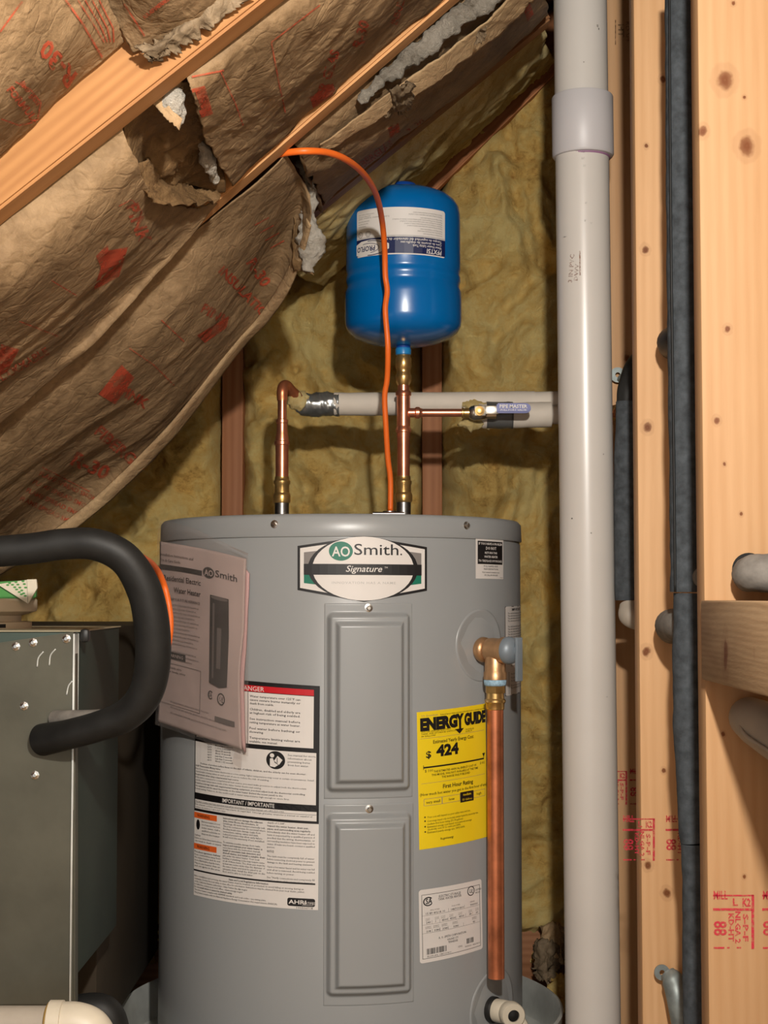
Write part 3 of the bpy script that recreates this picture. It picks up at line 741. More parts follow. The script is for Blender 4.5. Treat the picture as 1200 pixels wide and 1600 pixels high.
sheet_obj('torn_curl', [[P(458, 338, 2.06), P(470, 342, 2.09)], [P(456, 380, 2.08), P(474, 390, 2.09)], [P(462, 420, 2.1), P(490, 430, 2.07)]], 24, 14, M['kraft_in'], tD, crinkle(0.006, 20, 3.0), jag1=0.06, keep=False)

# print on the paper, dropped straight on to the facings
av = []; af = []
for v, f in PAPER:
    n = len(av); av += v; af += [tuple(i + n for i in q) for q in f]
BVH = BVHTree.FromPolygons(av, af)
def onpaper(px, py, off=0.0026):
    r = ray(px, py).normalized(); h = BVH.ray_cast(ORG, r)
    return None if h[0] is None else h[0] - r * off
class PaperArt:
    def __init__(s): s.L = []
    def put(s, mat, v, f):
        f = [q for q in f if all(v[i] is not None for i in q)]
        if f:
            used = sorted(set(i for q in f for i in q)); m = {k: i for i, k in enumerate(used)}
            s.L.append((mat, [v[k] for k in used], [tuple(m[i] for i in q) for q in f]))
    def quad(s, pts, mat, n=8):
        (a, b, c, d) = [Vector((p[0], p[1], 0)) for p in pts]; v = []; f = []
        for j in range(n + 1):
            for i in range(n + 1):
                u, w = i / n, j / n; q = (a * (1 - u) + b * u) * (1 - w) + (d * (1 - u) + c * u) * w; v.append(onpaper(q.x, q.y))
        for j in range(n):
            for i in range(n):
                k = j * (n + 1) + i; f.append((k, k + 1, k + n + 2, k + n + 1))
        s.put(mat, v, f)
    def line(s, pts, w, mat):
        for a, b in zip(pts, pts[1:]):
            a = Vector((*a, 0)); b = Vector((*b, 0)); e = (b - a).normalized(); nn = Vector((-e.y, e.x, 0)) * w / 2
            m = max(2, int((b - a).length / 6)); v = []; f = []
            for i in range(m + 1):
                q = a + (b - a) * i / m; v += [onpaper(*(q + nn)[:2]), onpaper(*(q - nn)[:2])]
            for i in range(m): f.append((2 * i, 2 * i + 1, 2 * i + 3, 2 * i + 2))
            s.put(mat, v, f)
    def text(s, t, org, ex, ey, h, mat, bold=0.02):
        """org: start of the baseline; ex, ey: directions of reading and of the letters' tops (pixels, y down)"""
        v, f = text2d(t, h / 0.69, bold, 0, 2); ex = Vector((*ex, 0)).normalized(); ey = Vector((*ey, 0)).normalized(); o = Vector((*org, 0))
        s.put(mat, [onpaper(*(o + ex * a + ey * b)[:2]) for a, b in v], f)
    def build(s, parent):
        for m, v, f in s.L: mesh_obj('print', v, f, m, parent, smooth=False, kind='stuff')
RP_, RL_ = M['red_print'], M['red_line']
a = PaperArt()
a.text('R-30', (122, 118), (-0.62, -0.78), (-0.55, 0.84), 27, RP_, 0.03)
a.line([(35, 2), (0, 50)], 3, RL_); a.line([(100, -4), (130, 38), (160, 90)], 3.5, RL_)
for k in range(4): a.line([(122 + 11 * k, 0), (150 + 9 * k, 44), (163 + 5 * k, 66)], 2.5, RL_)
a.text('FORMULAR', (10, 140), (0.62, 0.78), (0.8, -0.6), 11, RP_, 0.04); 
a.line([(24, 128), (48, 140), (64, 160), (58, 190), (30, 196), (2, 186)], 2.5, RL_)
a.text('fiber glass', (30, 130), (0.62, 0.78), (0.8, -0.6), 8, RP_, 0.02)
a.build(tA)
a = PaperArt(); a.line([(194, 6), (226, 56)], 3, RL_)
for k in range(5): a.text('KRAFT FACED BUILDING INSULATION', (226 + 10 * k, 30 - 8 * k), (0.8, -0.6), (-0.6, -0.8), 6, RL_, 0.02) if k < 3 else None
a.build(tA2)
a = PaperArt()
a.line([(500, 8), (424, 66), (436, 130), (446, 176)], 2.2, RL_); a.line([(345, 112), (368, 162), (380, 196)], 2.2, RL_)
a.quad([(286, 142), (320, 134), (333, 178), (304, 188)], RP_); a.line([(300, 120), (350, 110)], 3, RL_)
a.text('FIBER GLAS', (500, 178), (0.3, -0.95), (-0.9, -0.3), 14, RP_, 0.03); a.text('R-30', (566, 78), (0.25, -0.95), (-0.9, -0.3), 16, RP_, 0.03)
a.quad([(484, 152), (520, 130), (526, 146), (490, 172)], RP_); a.text('INSULATION', (620, 40), (0.3, -0.95), (-0.9, -0.3), 10, RL_, 0.03)
a.build(tB)
a = PaperArt()
a.quad([(166, 392), (200, 386), (186, 432), (146, 454)], RP_); a.quad([(150, 400), (168, 382), (172, 402), (160, 424)], RL_)
a.text('PINK', (196, 322), (0.35, 0.94), (0.94, -0.35), 20, RL_, 0.03); a.line([(186, 322), (206, 312), (222, 330), (214, 350)], 2, RL_)
a.quad([(2, 538), (30, 546), (12, 580), (-6, 590)], RP_); a.line([(80, 438), (120, 462)], 2, RL_); a.line([(30, 502), (92, 526)], 2, RL_)
a.text('FLAMMABLE', (-4, 600), (0.86, -0.5), (-0.5, -0.86), 12, RL_, 0.03)
a.build(tB2)
a = PaperArt()
a.text('R-30', (640, 214), (0.8, -0.6), (-0.6, -0.8), 12, RL_, 0.03); a.text('FIBERGLAS', (560, 268), (0.8, -0.6), (-0.6, -0.8), 10, RL_, 0.03)
a.quad([(606, 200), (622, 192), (626, 206), (610, 216)], RL_); a.quad([(818, 14), (828, 4), (834, 22), (824, 34)], RL_)
a.build(tC)
a = PaperArt()
a.quad([(190, 570), (210, 590), (180, 632), (154, 616)], RP_); a.text('PINK', (184, 614), (0.86, 0.5), (0.5, -0.86), 15, RP_, 0.04)
a.text('FIBERGLAS', (146, 676), (0.75, 0.66), (0.66, -0.75), 17, RL_, 0.03); a.text('R-30', (108, 724), (0.9, 0.42), (0.5, -0.86), 22, RP_, 0.03)
a.quad([(358, 494), (354, 512), (320, 536), (308, 524)], RP_); a.text('INSULATION', (340, 424), (0.7, 0.72), (0.72, -0.7), 14, RP_, 0.03)
a.text('R-30', (384, 410), (0.55, 0.83), (0.8, -0.5), 17, RP_, 0.03); a.text('PINK', (312, 486), (0.85, 0.5), (0.5, -0.85), 15, RL_, 0.03)
a.line([(202, 544), (240, 570), (272, 602)], 2, RL_); a.line([(252, 500), (288, 534)], 2, RL_); a.line([(66, 730), (140, 768)], 2, RL_)
for k in range(4): a.text('FLAME SPREAD SMOKE DEVELOPED', (60 - 10 * k, 742 + 13 * k), (0.9, 0.42), (0.45, -0.88), 7, RL_, 0.02)
for k in range(4): a.line([(398 + 8 * k, 352 + 12 * k), (420 + 8 * k, 340 + 12 * k)], 2, RL_)
a.build(tD)
# ------------------------------------------------------------------ water heater
TX, TY, TR = P(533.5, 900, 2.42).x, 2.42, 0.2805
ztop = P(533, 802, TY - TR).z; zseam = P(533, 838, TY - TR).z
WH = thing('water_heater', 'short grey electric water heater with yellow energy label, standing in a metal drain pan', 'water heater', (TX, TY, 0.012))
prof = [(TR - 0.01, 0.012), (TR, 0.022), (TR, zseam - 0.004), (TR - 0.0012, zseam - 0.002), (TR - 0.0012, zseam)]
v, f = lathe(prof, (TX, TY, 0), n=128); mesh_obj('body', v, f, M['tank'], WH, auto=40)
prof = [(TR - 0.002, zseam - 0.001), (TR + 0.0016, zseam), (TR + 0.0022, zseam + 0.002), (TR + 0.0012, ztop - 0.006), (TR - 0.003, ztop - 0.001), (TR - 0.008, ztop), (0.02, ztop)]
v, f = lathe(prof, (TX, TY, 0), n=128); mesh_obj('top_cover', v, f, M['tank'], WH, auto=50)
def tcyl(px, py, rad=TR): return cyl_hit(px, py, TX, TY, rad)
def tp(th, z, r=TR): return Vector((TX + r * math.sin(th), TY - r * math.cos(th), z))
def tn(th): return Vector((math.sin(th), -math.cos(th), 0))
def sdf_round(x, z, x0, x1, z0, z1, r):
    cx, cz = (x0 + x1) / 2, (z0 + z1) / 2; qx = abs(x - cx) - (x1 - x0) / 2 + r; qz = abs(z - cz) - (z1 - z0) / 2 + r
    return -(math.hypot(max(qx, 0), max(qz, 0)) + min(max(qx, qz), 0) - r)
def ss(t): t = max(0, min(1, t)); return t * t * (3 - 2 * t)
def access_panel(x0, x1, y0, y1, px0, py0, px1, py1, label):
    """plate from pixel corners; raised two-step panel inside it"""
    th0, zt_ = tcyl(px0, py0); th1, zb_ = tcyl(px1, py1); A0, A1 = th0 * TR, th1 * TR
    q0, rz1 = tcyl(x0, y0); q1, rz0 = tcyl(x1, y1); q0 *= TR; q1 *= TR
    nx, nz = 96, 190; v = []; f = []
    for j in range(nz + 1):
        for i in range(nx + 1):
            s = A0 + (A1 - A0) * i / nx; z = zb_ + (zt_ - zb_) * j / nz
            dd = sdf_round(s, z, q0, q1, rz0, rz1, 0.010)
            h = 0.0012 + 0.0095 * ss(dd / 0.0085) + 0.0085 * ss((dd - 0.0125) / 0.0075)
            e = min(i, nx - i, j, nz - j); h = h if e > 0 else -0.001
            v.append(tp(s / TR, z, TR + h))
    for j in range(nz):
        for i in range(nx):
            a = j * (nx + 1) + i; f.append((a, a + 1, a + nx + 2, a + nx + 1))
    return mesh_obj('access_panel', v, f, M['tank'], WH, label=label)
access_panel(510, 641, 956, 1236, 506, 942, 645, 1246, 'upper raised access panel')
access_panel(509, 643, 1270, 1552, 505, 1256, 647, 1566, 'lower raised access panel')
def hexscrew(px, py, rad, r=0.0036, name='screw', n=None):
    th, z = tcyl(px, py, rad); o = tp(th, z, rad - 0.0015)
    v, f = lathe([(r * 1.35, 0), (r * 1.35, 0.002), (r, 0.0022), (r, 0.0055), (r * 0.7, 0.0062)], o, tn(th), n=6 if n is None else n); v2, f2 = lathe([(r * 1.6, 0), (r * 1.6, 0.0019), (r * 0.9, 0.0023)], o, tn(th), n=20)
    MB().add(v2, f2).add(v, f).obj(name, M['screw'], WH, smooth=False)
for q in ((429, 819, TR + 0.002), (729, 821, TR + 0.002), (576, 950, TR + 0.001), (577, 1264, TR + 0.001)): hexscrew(*q)
# wiring cover and cord clamp on the top
jy = TY - 0.06
v, f = box2((P(497, 800, jy).x, jy - 0.05, ztop), (P(632, 800, jy).x, jy + 0.05, ztop + 0.0035), 0.001); mesh_obj('junction_cover', v, f, M['black'], WH, smooth=False, label='black wiring cover plate on top')
v, f = lathe([(0.004, 0), (0.004, 0.006), (0.002, 0.008)], (P(498, 800, jy - 0.045).x, jy - 0.045, ztop), n=12); mesh_obj('screw', v, f, M['screw'], WH)
cx = P(609, 800, jy).x; mbx = MB()
mbx.add(*lathe([(0.016, 0), (0.016, 0.004), (0.011, 0.004), (0.011, 0.012)], (cx, jy, ztop + 0.003), n=20)); mbx.add(*box((cx, jy - 0.012, ztop + 0.010), (0.036, 0.007, 0.006), 0.001)); mbx.add(*lathe([(0.003, -0.026), (0.003, 0.022)], (cx, jy - 0.017, ztop + 0.010), (1, 0, 0), 12))
mbx.obj('cord_clamp', M['steel'], WH, auto=40)

def cl(tl, tr, bl, br, Wd, Ht): return CylLabel(TX, TY, TR, tl, tr, bl, br, Wd, Ht)
K, WT, GR, LG = M['lab_black'], M['lab_white'], M['lab_grey'], M['lab_lgrey']
# --- brand badge
L = cl((465, 848), (667, 850), (465, 929), (667, 930), 202, 81)
hexp = [(0, 5), (101, -10), (202, 5), (202, 74), (101, 92), (0, 74)]
A0 = Art(L.S); A0.poly(hexp, K, 0.0003); badge = A0.L[K].obj('brand_badge', K, WH, label='white oval badge on a black outlined plate'); A0.L.clear()
A0.poly([(4, 8.5), (101, -6), (198, 8.5), (198, 70.5), (101, 88), (4, 70.5)], WT, 0.0006)
A0.poly([(10, 15), (101, 5), (192, 15), (192, 40), (10, 40)], GR, 0.0009); A0.poly([(10, 40), (192, 40), (192, 63), (101, 74), (10, 63)], M['lab_green'], 0.0009)
A0.ellipse(101, 40, 85, 50, K, 0.0012); A0.ellipse(101, 40, 78, 50, WT, 0.0015)
A0.rect(10, 33, 192, 50, K, 0.0018); A0.ellipse(66, 13, 18, 15, M['lab_green'], 0.0018)
A0.text('AO', 66, 21, 15, WT, 27, 'CENTER', 0.015, off=0.0021, res=3); A0.text('Smith', 86, 18.5, 17, K, 68, bold=0.004, off=0.0018, res=3); A0.text('.', 157, 18.5, 16, K, off=0.0018)
A0.text('Signature', 101, 45, 9.5, WT, 55, 'CENTER', 0.005, 0.28, off=0.0021, res=3); A0.text('TM', 132, 39.5, 2.6, WT, off=0.0021, res=1)
A0.text('INNOVATION HAS A NAME', 101, 64, 3.6, LG, 97, 'CENTER', 0.01, off=0.0018, spacing=1.2)
A0.build(badge)
# --- big warning label
L = cl((306, 1054), (500, 1072), (303, 1398), (497, 1422), 200, 348)
lab = label_sheet(L, 'warning_label', WT, WH, 'tall white and black warning label half hidden by the manual')
A0 = Art(L.S); X = L.lx
xr = 200
A0.rect(0, 0, xr, 122, K, 0.0006); A0.rect(4, 6.5, xr - 8, 16, M['lab_red'], 0.0009); A0.rect(4, 17, xr - 8, 98, WT, 0.0009)
A0.rect(0, 122, xr, 196, K, 0.0006); A0.rect(2, 105, xr - 4, 186, WT, 0.0009)
A0.rect(0, 186, xr, 215, K, 0.0006); A0.rect(2, 196.5, xr - 3, 211, WT, 0.0009); A0.rect(2, 201, xr - 3, 201.5, K, 0.0011)
xd = X(389); A0.rect(xd - 1.2, 17, xd - 0.4, 98, K, 0.0011)
A0.text('DANGER', X(375), 15, 7, WT, 38, off=0.0012)
yy = 25
for para in (['Water temperature over 125\u00b0F can', 'cause severe burns instantly or', 'death from scalds.'], ['Children, disabled and elderly are', 'at highest risk of being scalded.'], ['See instruction manual before', 'setting temperature at water heater.'], ['Feel water before bathing or', 'showering.'], ['Temperature limiting valves are', 'available, see manual.']):
    for i, t in enumerate(para):
        A0.text(t, xd + 2, yy, 3.4, K, None if len(t) < 25 else 73, bold=0.01, res=1, off=0.0012); yy += 5.6
    yy += 3.6
# hot water table
for i, (l, r) in enumerate((('WATER', 'TIME TO PRODUCE SERIOUS'), ('TEMPERATURE', 'BURNS ON ADULT SKIN'), ('120\u00b0F', 'More than 5 minutes'), ('125\u00b0F', '1 1/2 to 2 minutes'), ('130\u00b0F', 'About 30 seconds'), ('135\u00b0F', 'About 10 seconds'), ('140\u00b0F', 'Less than 5 seconds'), ('145\u00b0F', 'Less than 3 seconds'), ('150\u00b0F', 'About 1 1/2 seconds'))):
    A0.text(l, 36, 100 + 4.1 * i, 2.6, K, None, 'RIGHT', 0.01, res=1, off=0.0012); A0.text(r, 43, 100 + 4.1 * i, 2.6, K, None, bold=0.01, res=1, off=0.0012)
xi = X(432); A0.ellipse(xi, 120, 13.5, 14, K, 0.0012)
A0.ellipse(xi - 5, 113, 3.2, 3.2, WT, 0.0015); A0.poly([(xi - 8, 118), (xi - 4, 117), (xi - 1, 124), (xi + 4, 127), (xi - 1, 131), (xi - 8, 130)], WT, 0.0015); A0.poly([(xi - 2, 121), (xi + 3, 113), (xi + 10, 119), (xi + 5, 127)], WT, 0.0016); A0.rect(xi + 2, 116, xi + 3, 124, K, 0.0018)
for i, t in enumerate(('See manual for more', 'information about', 'preventing burns', 'from hot water.')): A0.text(t, X(451), 112 + 5.2 * i, 3.1, K, None, res=1, off=0.0012)
body = ['Portions of product surface faces on the skin of infants, children, and the elderly can be even shorter.', 'ASSE Thermostatic Mixing Valves', 'Even if you set the water heater thermostat to a low setting, higher temperatures may occur in certain circumstances. Install', 'thermostatic mixing valves at each point of use to reduce the risk of scalding.', 'Requirements when using a supplemental heat source', 'If this unit is connected to a supplemental heat source, you must make provision to adjust both the thermostats', 'and the water temperature limits of the water heater thermostat setting.', 'If used as a storage tank with supplemental heating equipment, you must adjust both the thermostat controlling', 'the equipment and the upper thermostat on the water heater (behind the access panel) to the', 'lowest setting. Failure to do this could result in water temperatures high enough to cause fires.']
yy = 140
for i, t in enumerate(body):
    A0.text(t, 3 if i else 14, yy + 4.5 * i, 2.5, K, min(190, len(t) * 1.62), bold=0.012 if i in (0, 1, 4, 7, 8) else 0, res=1, off=0.0012)
A0.text('IMPORTANT / IMPORTANTE', 98, 194.3, 6.2, WT, 82, 'CENTER', 0.01, off=0.0012)
A0.text('This label contains important operation and safety information. For a free manual call 1-800-527-1953.', 3, 200.4, 2.3, K, 150, res=1, off=0.0012)
A0.text('Esta etiqueta contiene informacion importante de seguridad. Obtenga gratuitas etiquetas y manual en espa\u00f1ol al', 3, 205.2, 2.4, K, 188, res=1, off=0.0012)
A0.text('numero de telefono 1-800-527-1953.', 3, 209.4, 2.3, K, 60, res=1, off=0.0012)
xc1, xc2, xc3 = 3, X(351), X(420)
A0.rect(0, 217, X(341), 226, M['lab_orange'], 0.0006); A0.text('WARNING', 20, 224, 5, K, 26, 'CENTER', 0.01, res=1); A0.rect(0, 266, X(341), 275, M['lab_orange'], 0.0006); A0.text('WARNING', 20, 273, 5, K, 26, 'CENTER', 0.01, res=1)
A0.ellipse(9, 236, 4, 8, K, 0.0007)
c1 = ['Explosion hazard. Do not', 'use if any part has been', 'under water. Call a', 'qualified technician to', 'inspect the heater.']
for i, t in enumerate(c1): A0.text(t, 17, 231 + 4.8 * i, 2.6, K, 36, res=1)
for i, t in enumerate(('Safety', 'Failure to follow these instructions', 'can result in death or injury.')): A0.text(t, 2, 254 + 4.4 * i, 2.6, K, min(54, 2.1 * len(t)), res=1)
for i, t in enumerate(('Product Ignition Safety', 'Keep combustibles away from', 'the water heater and do not', 'store flammable liquids here.', 'Vapors are heavier than air', 'and can ignite in the area.')): A0.text(t, 2, 280 + 4.4 * i, 2.6, K, 52, bold=0.01 if i == 0 else 0, res=1)
c2 = ['Instructions will not damage the adjacent', 'area, lower floors, the structure, or', 'furnishings. All water heaters eventually leak.', 'This is the normal process. Do not install where', 'flooding would cause damage. Leaks from', 'connections, tubing, valves and tank,', 'reduced pressure may allow early failure.', 'It will void the warranty if not installed.', '', 'To minimize possible damage from leaks,', 'inspect and maintain your water heater in', 'accordance with the instruction manual,', 'install an automatic leak detection and', 'shutoff device, and install a suitable drain', 'pan under the water heater. Your local', 'building or plumbing codes may require some', 'or all of these items. The drain pan must be', 'at least two inches wider than the diameter of', 'the water heater and must be piped to an', 'adequate drain. Install the drain pan on the', 'floor and be able to hold water.']
for i, t in enumerate(c2):
    if t: A0.text(t, xc2, 220 + 4.15 * i, 2.7, K, min(xc3 - xc2 - 3, 1.55 * len(t)), bold=0.012 if i in (0, 1, 10, 12, 13) else 0, res=1)
c3 = ['depth of 1-3/4".', 'Inspect the water heater, drain pan,', 'pipes, and surrounding area regularly.', 'Immediately shut the water heater off and', 'have it inspected by a qualified person if', 'you find that the wiring, thermostat(s), or', 'surrounding insulation have been exposed to', 'water. If leaks are found, contact a qualified', 'person.', 'NOTICE', 'The tank must be completely full of water', 'before connecting electrical power to prevent', 'damage to the tank and heating elements.', 'Open a hot water faucet and let water run full', 'until all air is removed. Avoid being scalded', 'before turning on power.', 'See "Verify connections and completely fill', 'tank" section of the instruction manual.']
yy = 219
for i, t in enumerate(c3):
    A0.text(t, xc3, yy, 3.4 if t == 'NOTICE' else 2.7, K, min(xr - xc3 - 5, 1.6 * len(t)), bold=0.012 if i in (1, 2, 9) else 0, res=1); yy += 7 if i in (8, 9, 12, 15) else 4.7
A0.rect(0, 307, xr - 4, 309.4, K, 0.0006); A0.text('State and Local Regulations Information', 100, 314, 3, K, 62, 'CENTER', 0.012, res=1)
c4 = ['Before installation and servicing, the water heater must be located, or protected, to avoid falling or moving during an', 'earthquake. Contact the local utility or state office for information. Instructions may be obtained from your local dealer, jobber,', 'or the California Seismic authorities - http://www.dsa.dgs.ca.gov', 'In California, contact your local office - www.energy.ca.gov', 'Do not install where it cannot be drained safely.', 'This water heater complies with ASHRAE standards and local codes - see rating plate.', 'This product complies with the National Appliance Energy Conservation Act requirements (NAECA).']
for i, t in enumerate(c4): A0.text(t, 2, 318 + 4.3 * i, 2.6, K, min(180, 1.5 * len(t)), bold=0.012 if i == 4 else 0, res=1)
A0.rect(X(452), 331, 196, 343.5, K, 0.0006, r=3); A0.text('AHRI', X(454), 340, 6, WT, 24, bold=0.02); A0.text('CERTIFIED', X(475), 340.2, 4, WT, 19, res=1); A0.rect(X(475), 341.2, 193, 341.6, WT, 0.0008)
A0.text('100306918', 193, 347, 2.8, K, 22, 'RIGHT', res=1)
A0.build(lab)
# --- energy label
L = cl((651, 1113), (758, 1099), (655, 1328), (762, 1307), 107, 212)
Y = M['lab_yellow']; lab = label_sheet(L, 'energy_label', Y, WH, 'yellow energy label with a cost of 424 dollars')
A0 = Art(L.S)
A0.text('U.S. Government', 6, 8, 3, GR, 22, res=1); A0.text('Federal law prohibits removal of this label before consumer purchase.', 32, 8.4, 2.4, K, 74, res=1)
A0.text('ENERG', 4, 28.5, 17, K, 53, bold=0.07, res=3); A0.text('Y', 54.5, 26, 15, K, 13, bold=0.08, res=3); A0.text('GUIDE', 68, 28, 16.5, K, 38, bold=0.07, res=3)
A0.rect(59.2, 20, 62.6, 36, K, 0.0009, nx=1); A0.poly([(53, 33), (67, 33), (60, 41)], K, 0.0008)
A0.lines(['WATER HEATER ELECTRIC', 'TANK SIZE (STORAGE CAPACITY)', '38 GALLONS'], 5, 32.5, 3.4, 2.4, K); A0.lines(['A. O. SMITH CORP.'], 72, 30, 3, 2, K); A0.lines(['MODEL(S):', 'ES40L-R'], 70, 37, 3, 2.2, K)
A0.rect(4, 41.5, 103, 41.9, GR, 0.0006)
A0.text('Estimated Yearly Energy Cost', 52, 51, 5.2, K, 62, 'CENTER', 0.012); A0.text('$', 11, 72, 10, K, 7, bold=0.02); A0.text('424', 25, 71, 16, K, 33, bold=0.05)
A0.rect(7, 85.5, 101, 87.8, K, 0.0008); A0.rect(7, 83, 7.7, 90, K, 0.0008); A0.poly([(98.5, 78), (104, 78), (101.2, 84)], K, 0.0008); A0.rect(100.8, 80, 101.5, 88, K, 0.0008)
A0.text('$ 100', 9, 94, 4, K, 11, res=1); A0.text('$ 432', 94, 94.5, 3.6, K, 9, res=1)
for i, t in enumerate(('THE ESTIMATED ANNUAL ENERGY COST OF', 'THIS MODEL WAS NOT AVAILABLE AT THE TIME', 'THE RANGE WAS PUBLISHED')): A0.text(t, 54, 96 + 5 * i, 3.2, K, (66, 72, 44)[i], 'CENTER', 0.008, res=1)
A0.rect(4, 111, 103, 111.4, GR, 0.0006)
A0.text('First Hour Rating', 57, 122, 6, K, 47, 'CENTER', 0.02); A0.text('(How much hot water you get in the first hour of use)', 54, 130, 4.2, K, 104, 'CENTER', 0.01, res=1)
A0.frame(7, 135, 32, 146, 0.5, GR); A0.frame(32, 135, 59, 146, 0.5, GR); A0.frame(81, 135, 103, 146, 0.5, GR)
A0.text('very small', 19.5, 142.5, 4, K, 19, 'CENTER', 0.01, res=1); A0.text('low', 46, 142.5, 4, K, None, 'CENTER', 0.01, res=1); A0.text('high', 91, 142, 4, K, None, 'CENTER', res=1)
A0.rect(59, 133, 81, 149, K, 0.0008); A0.text('medium', 70, 139, 3.8, Y, 13, 'CENTER', 0.012, off=0.0011, res=1); A0.text('53 Gallons', 70, 146.5, 3.2, Y, 16, 'CENTER', off=0.0011, res=1)
for y in (164.5, 170.5, 179, 187): A0.ellipse(8, y - 1.5, 1, 1.2, K, 0.0008)
for i, (t, w) in enumerate((('Your cost will depend on your utility rates and use.', 64), ('Cost range based only on models similar fueled by electricity rate.', 78), ('medium first hour rating (51-74 gallons).', 52), ('Estimated energy cost based on a national average', 66), ('electricity cost of 12 cents per kWh.', 48), ('Estimated yearly energy use: 3493 kWh', 54))): A0.text(t, 11, (165, 171, 175.5, 180, 184, 188.5)[i], 3, K, w, res=1)
A0.text('ftc.gov/energy', 38, 201, 3.4, K, 19, 'CENTER', 0.015, res=1)
A0.build(lab)
# --- rating plate
L = cl((654, 1391), (752, 1373), (656, 1506), (754, 1482), 98, 112)
lab = label_sheet(L, 'rating_plate', WT, WH, 'white rating plate with rounded corners', r=4)
A0 = Art(L.S); A0.frame(3.5, 8, 94, 106, 0.6, K)
A0.ring(12.5, 19, 7, 7, 1.6, K, n=30, a0=40, a1=320); A0.text('SA', 13.5, 22.5, 8, K, 9, 'CENTER', 0.02); A0.ring(78, 15, 6.3, 7.6, 1.3, K); A0.text('UL', 78, 18, 6, K, 6.5, 'CENTER', 0.012, rot=12); A0.lines(['LISTED', '802H'], 86, 16.5, 4.5, 2.6, K)
A0.text('ELECTRIC STORAGE', 44, 15.5, 3.6, K, 33, 'CENTER', res=1); A0.text('TANK WATER HEATER', 44, 20, 3.6, K, 35, 'CENTER', res=1)
for y, xs in ((40, (4, 41, 66, 93)), (54, (4, 17, 28, 40, 52, 68, 80, 93)), (67, (4, 17, 28, 40, 64, 93))):
    A0.rect(xs[0], y, xs[-1], y + 0.35, GR, 0.0006)
    for x in xs[1:-1]: A0.rect(x, y - 5.5, x + 0.35, y, GR, 0.0006)
A0.text('SERIAL NUMBER', 15, 33.6, 1.8, GR, 13, res=1); A0.text('15 89 40218 10', 9, 39, 3.2, K, 27, res=1); A0.text('MODEL NUMBER', 46, 33, 1.8, GR, 13, res=1); A0.text('1487131810', 45, 39, 3.2, K, 20, res=1); A0.text('SERIES', 76, 33, 1.8, GR, 8, res=1); A0.text('900901', 76, 38.5, 3.2, K, 13, res=1)
for x, t in ((9, '240'), (22, '1'), (31, '4500'), (43, '4500'), (57, '4500'), (74, '38'), (86, '60')): A0.text(t, x, 52.5, 3, K, None, res=1); A0.text('VOLTS', x - 1, 46, 1.6, GR, 6, res=1); A0.text('WATTS', x - 1, 48.3, 1.6, GR, 6, res=1)
for x, t in ((9, '208'), (20, '3380'), (32, '3380'), (48, '3380'), (80, '40')): A0.text(t, x, 66, 3, K, None, res=1); A0.text('ELEMENT', x - 1, 58.5, 1.6, GR, 8, res=1); A0.text('RATING', x - 1, 60.8, 1.6, GR, 8, res=1)
A0.text('A. O. SMITH CORPORATION', 47, 79, 3.4, K, 42, 'CENTER', res=1); A0.text('ASHLAND CITY', 47, 84, 3, K, 17, 'CENTER', res=1); A0.text('TENNESSEE', 47, 88.5, 3, K, 15, 'CENTER', res=1)
rr = random.Random(3); x = 9
while x < 37:
    w = rr.choice((0.4, 0.7, 1.0)); A0.rect(x, 91, x + w, 100, K, 0.0006, nx=1); x += w + rr.choice((0.4, 0.6, 0.9))
x = 69
while x < 80:
    w = rr.choice((0.4, 0.7, 1.2)); A0.rect(x, 88.5, x + w, 96.5, K, 0.0006, nx=1); x += w + rr.choice((0.4, 0.6))
A0.text('EL240-40L 1487131810', 10, 104, 2.2, K, 34, res=1); A0.text('1502', 55, 99, 2.6, K, None, res=1); A0.text('900901  4021810', 66, 101.5, 2.2, K, 26, res=1)
A0.build(lab)
# --- small return notice
L = cl((743, 841), (786, 844), (743, 904), (786, 905), 43, 63)
lab = label_sheet(L, 'notice_label', WT, WH, 'small black and white notice label near the top right')
A0 = Art(L.S); A0.rect(2.4, 3.6, 41, 40, K, 0.0006)
for t, y, h, w in (('IF YOU HAVE A PROBLEM', 9.5, 3.6, 36), ('DO NOT', 17, 4.6, 16), ('RETURN THIS', 23.5, 3.2, 19), ('WATER HEATER', 29.8, 3.4, 21), ('TO THE PLACE OF PURCHASE', 36.5, 3.4, 36)): A0.text(t, 21.6, y, h, WT, w, 'CENTER', 0.02, res=1)
for t, y, w in (('FULL NAMES AND', 44.5, 22), ('INFORMATION', 49, 22), ('Visit www.hotwater.com', 54, 27), ('OR CALL 800-433-2545', 58.5, 21)): A0.text(t, 21.6, y, 2.6, K, w, 'CENTER', res=1)
A0.text('1021', 36, 61.5, 1.6, K, 5, res=1); A0.build(lab)
# --- instruction label at the right edge
th0, zA = tcyl(788, 948); _, zB = tcyl(788, 1088)
L = CylLabel(TX, TY, TR, (788, 948), (788, 948), (788, 1088), (788, 1088), 60, 140)
th1 = th0 + 0.62; L.c = [(th0, zA), (th1, zA + 0.002), (th0, zB), (th1, zB + 0.002)]
lab = label_sheet(L, 'valve_label', WT, WH, 'white instruction label wrapping round the right edge')
A0 = Art(L.S); A0.frame(0, 0, 60, 140, 0.8, K)
A0.text('IMPORTANT', 10, 7, 4, K, 20, bold=0.02, res=1); A0.rect(8, 64, 58, 75, M['lab_red'], 0.0006); A0.text('WARNING', 14, 73, 7, WT, 36, res=1, off=0.0009); A0.rect(5, 103, 5.5, 138, K, 0.0006)
for y in (12, 16, 20, 24, 33, 37, 41, 45, 49, 53, 79, 84, 89, 95, 108, 114, 119, 126, 130): A0.text('The relief valve must be piped to an open drain and never be plugged', 4 if y < 60 else 8, y, 2.5, K, 52, res=1)
A0.build(lab)
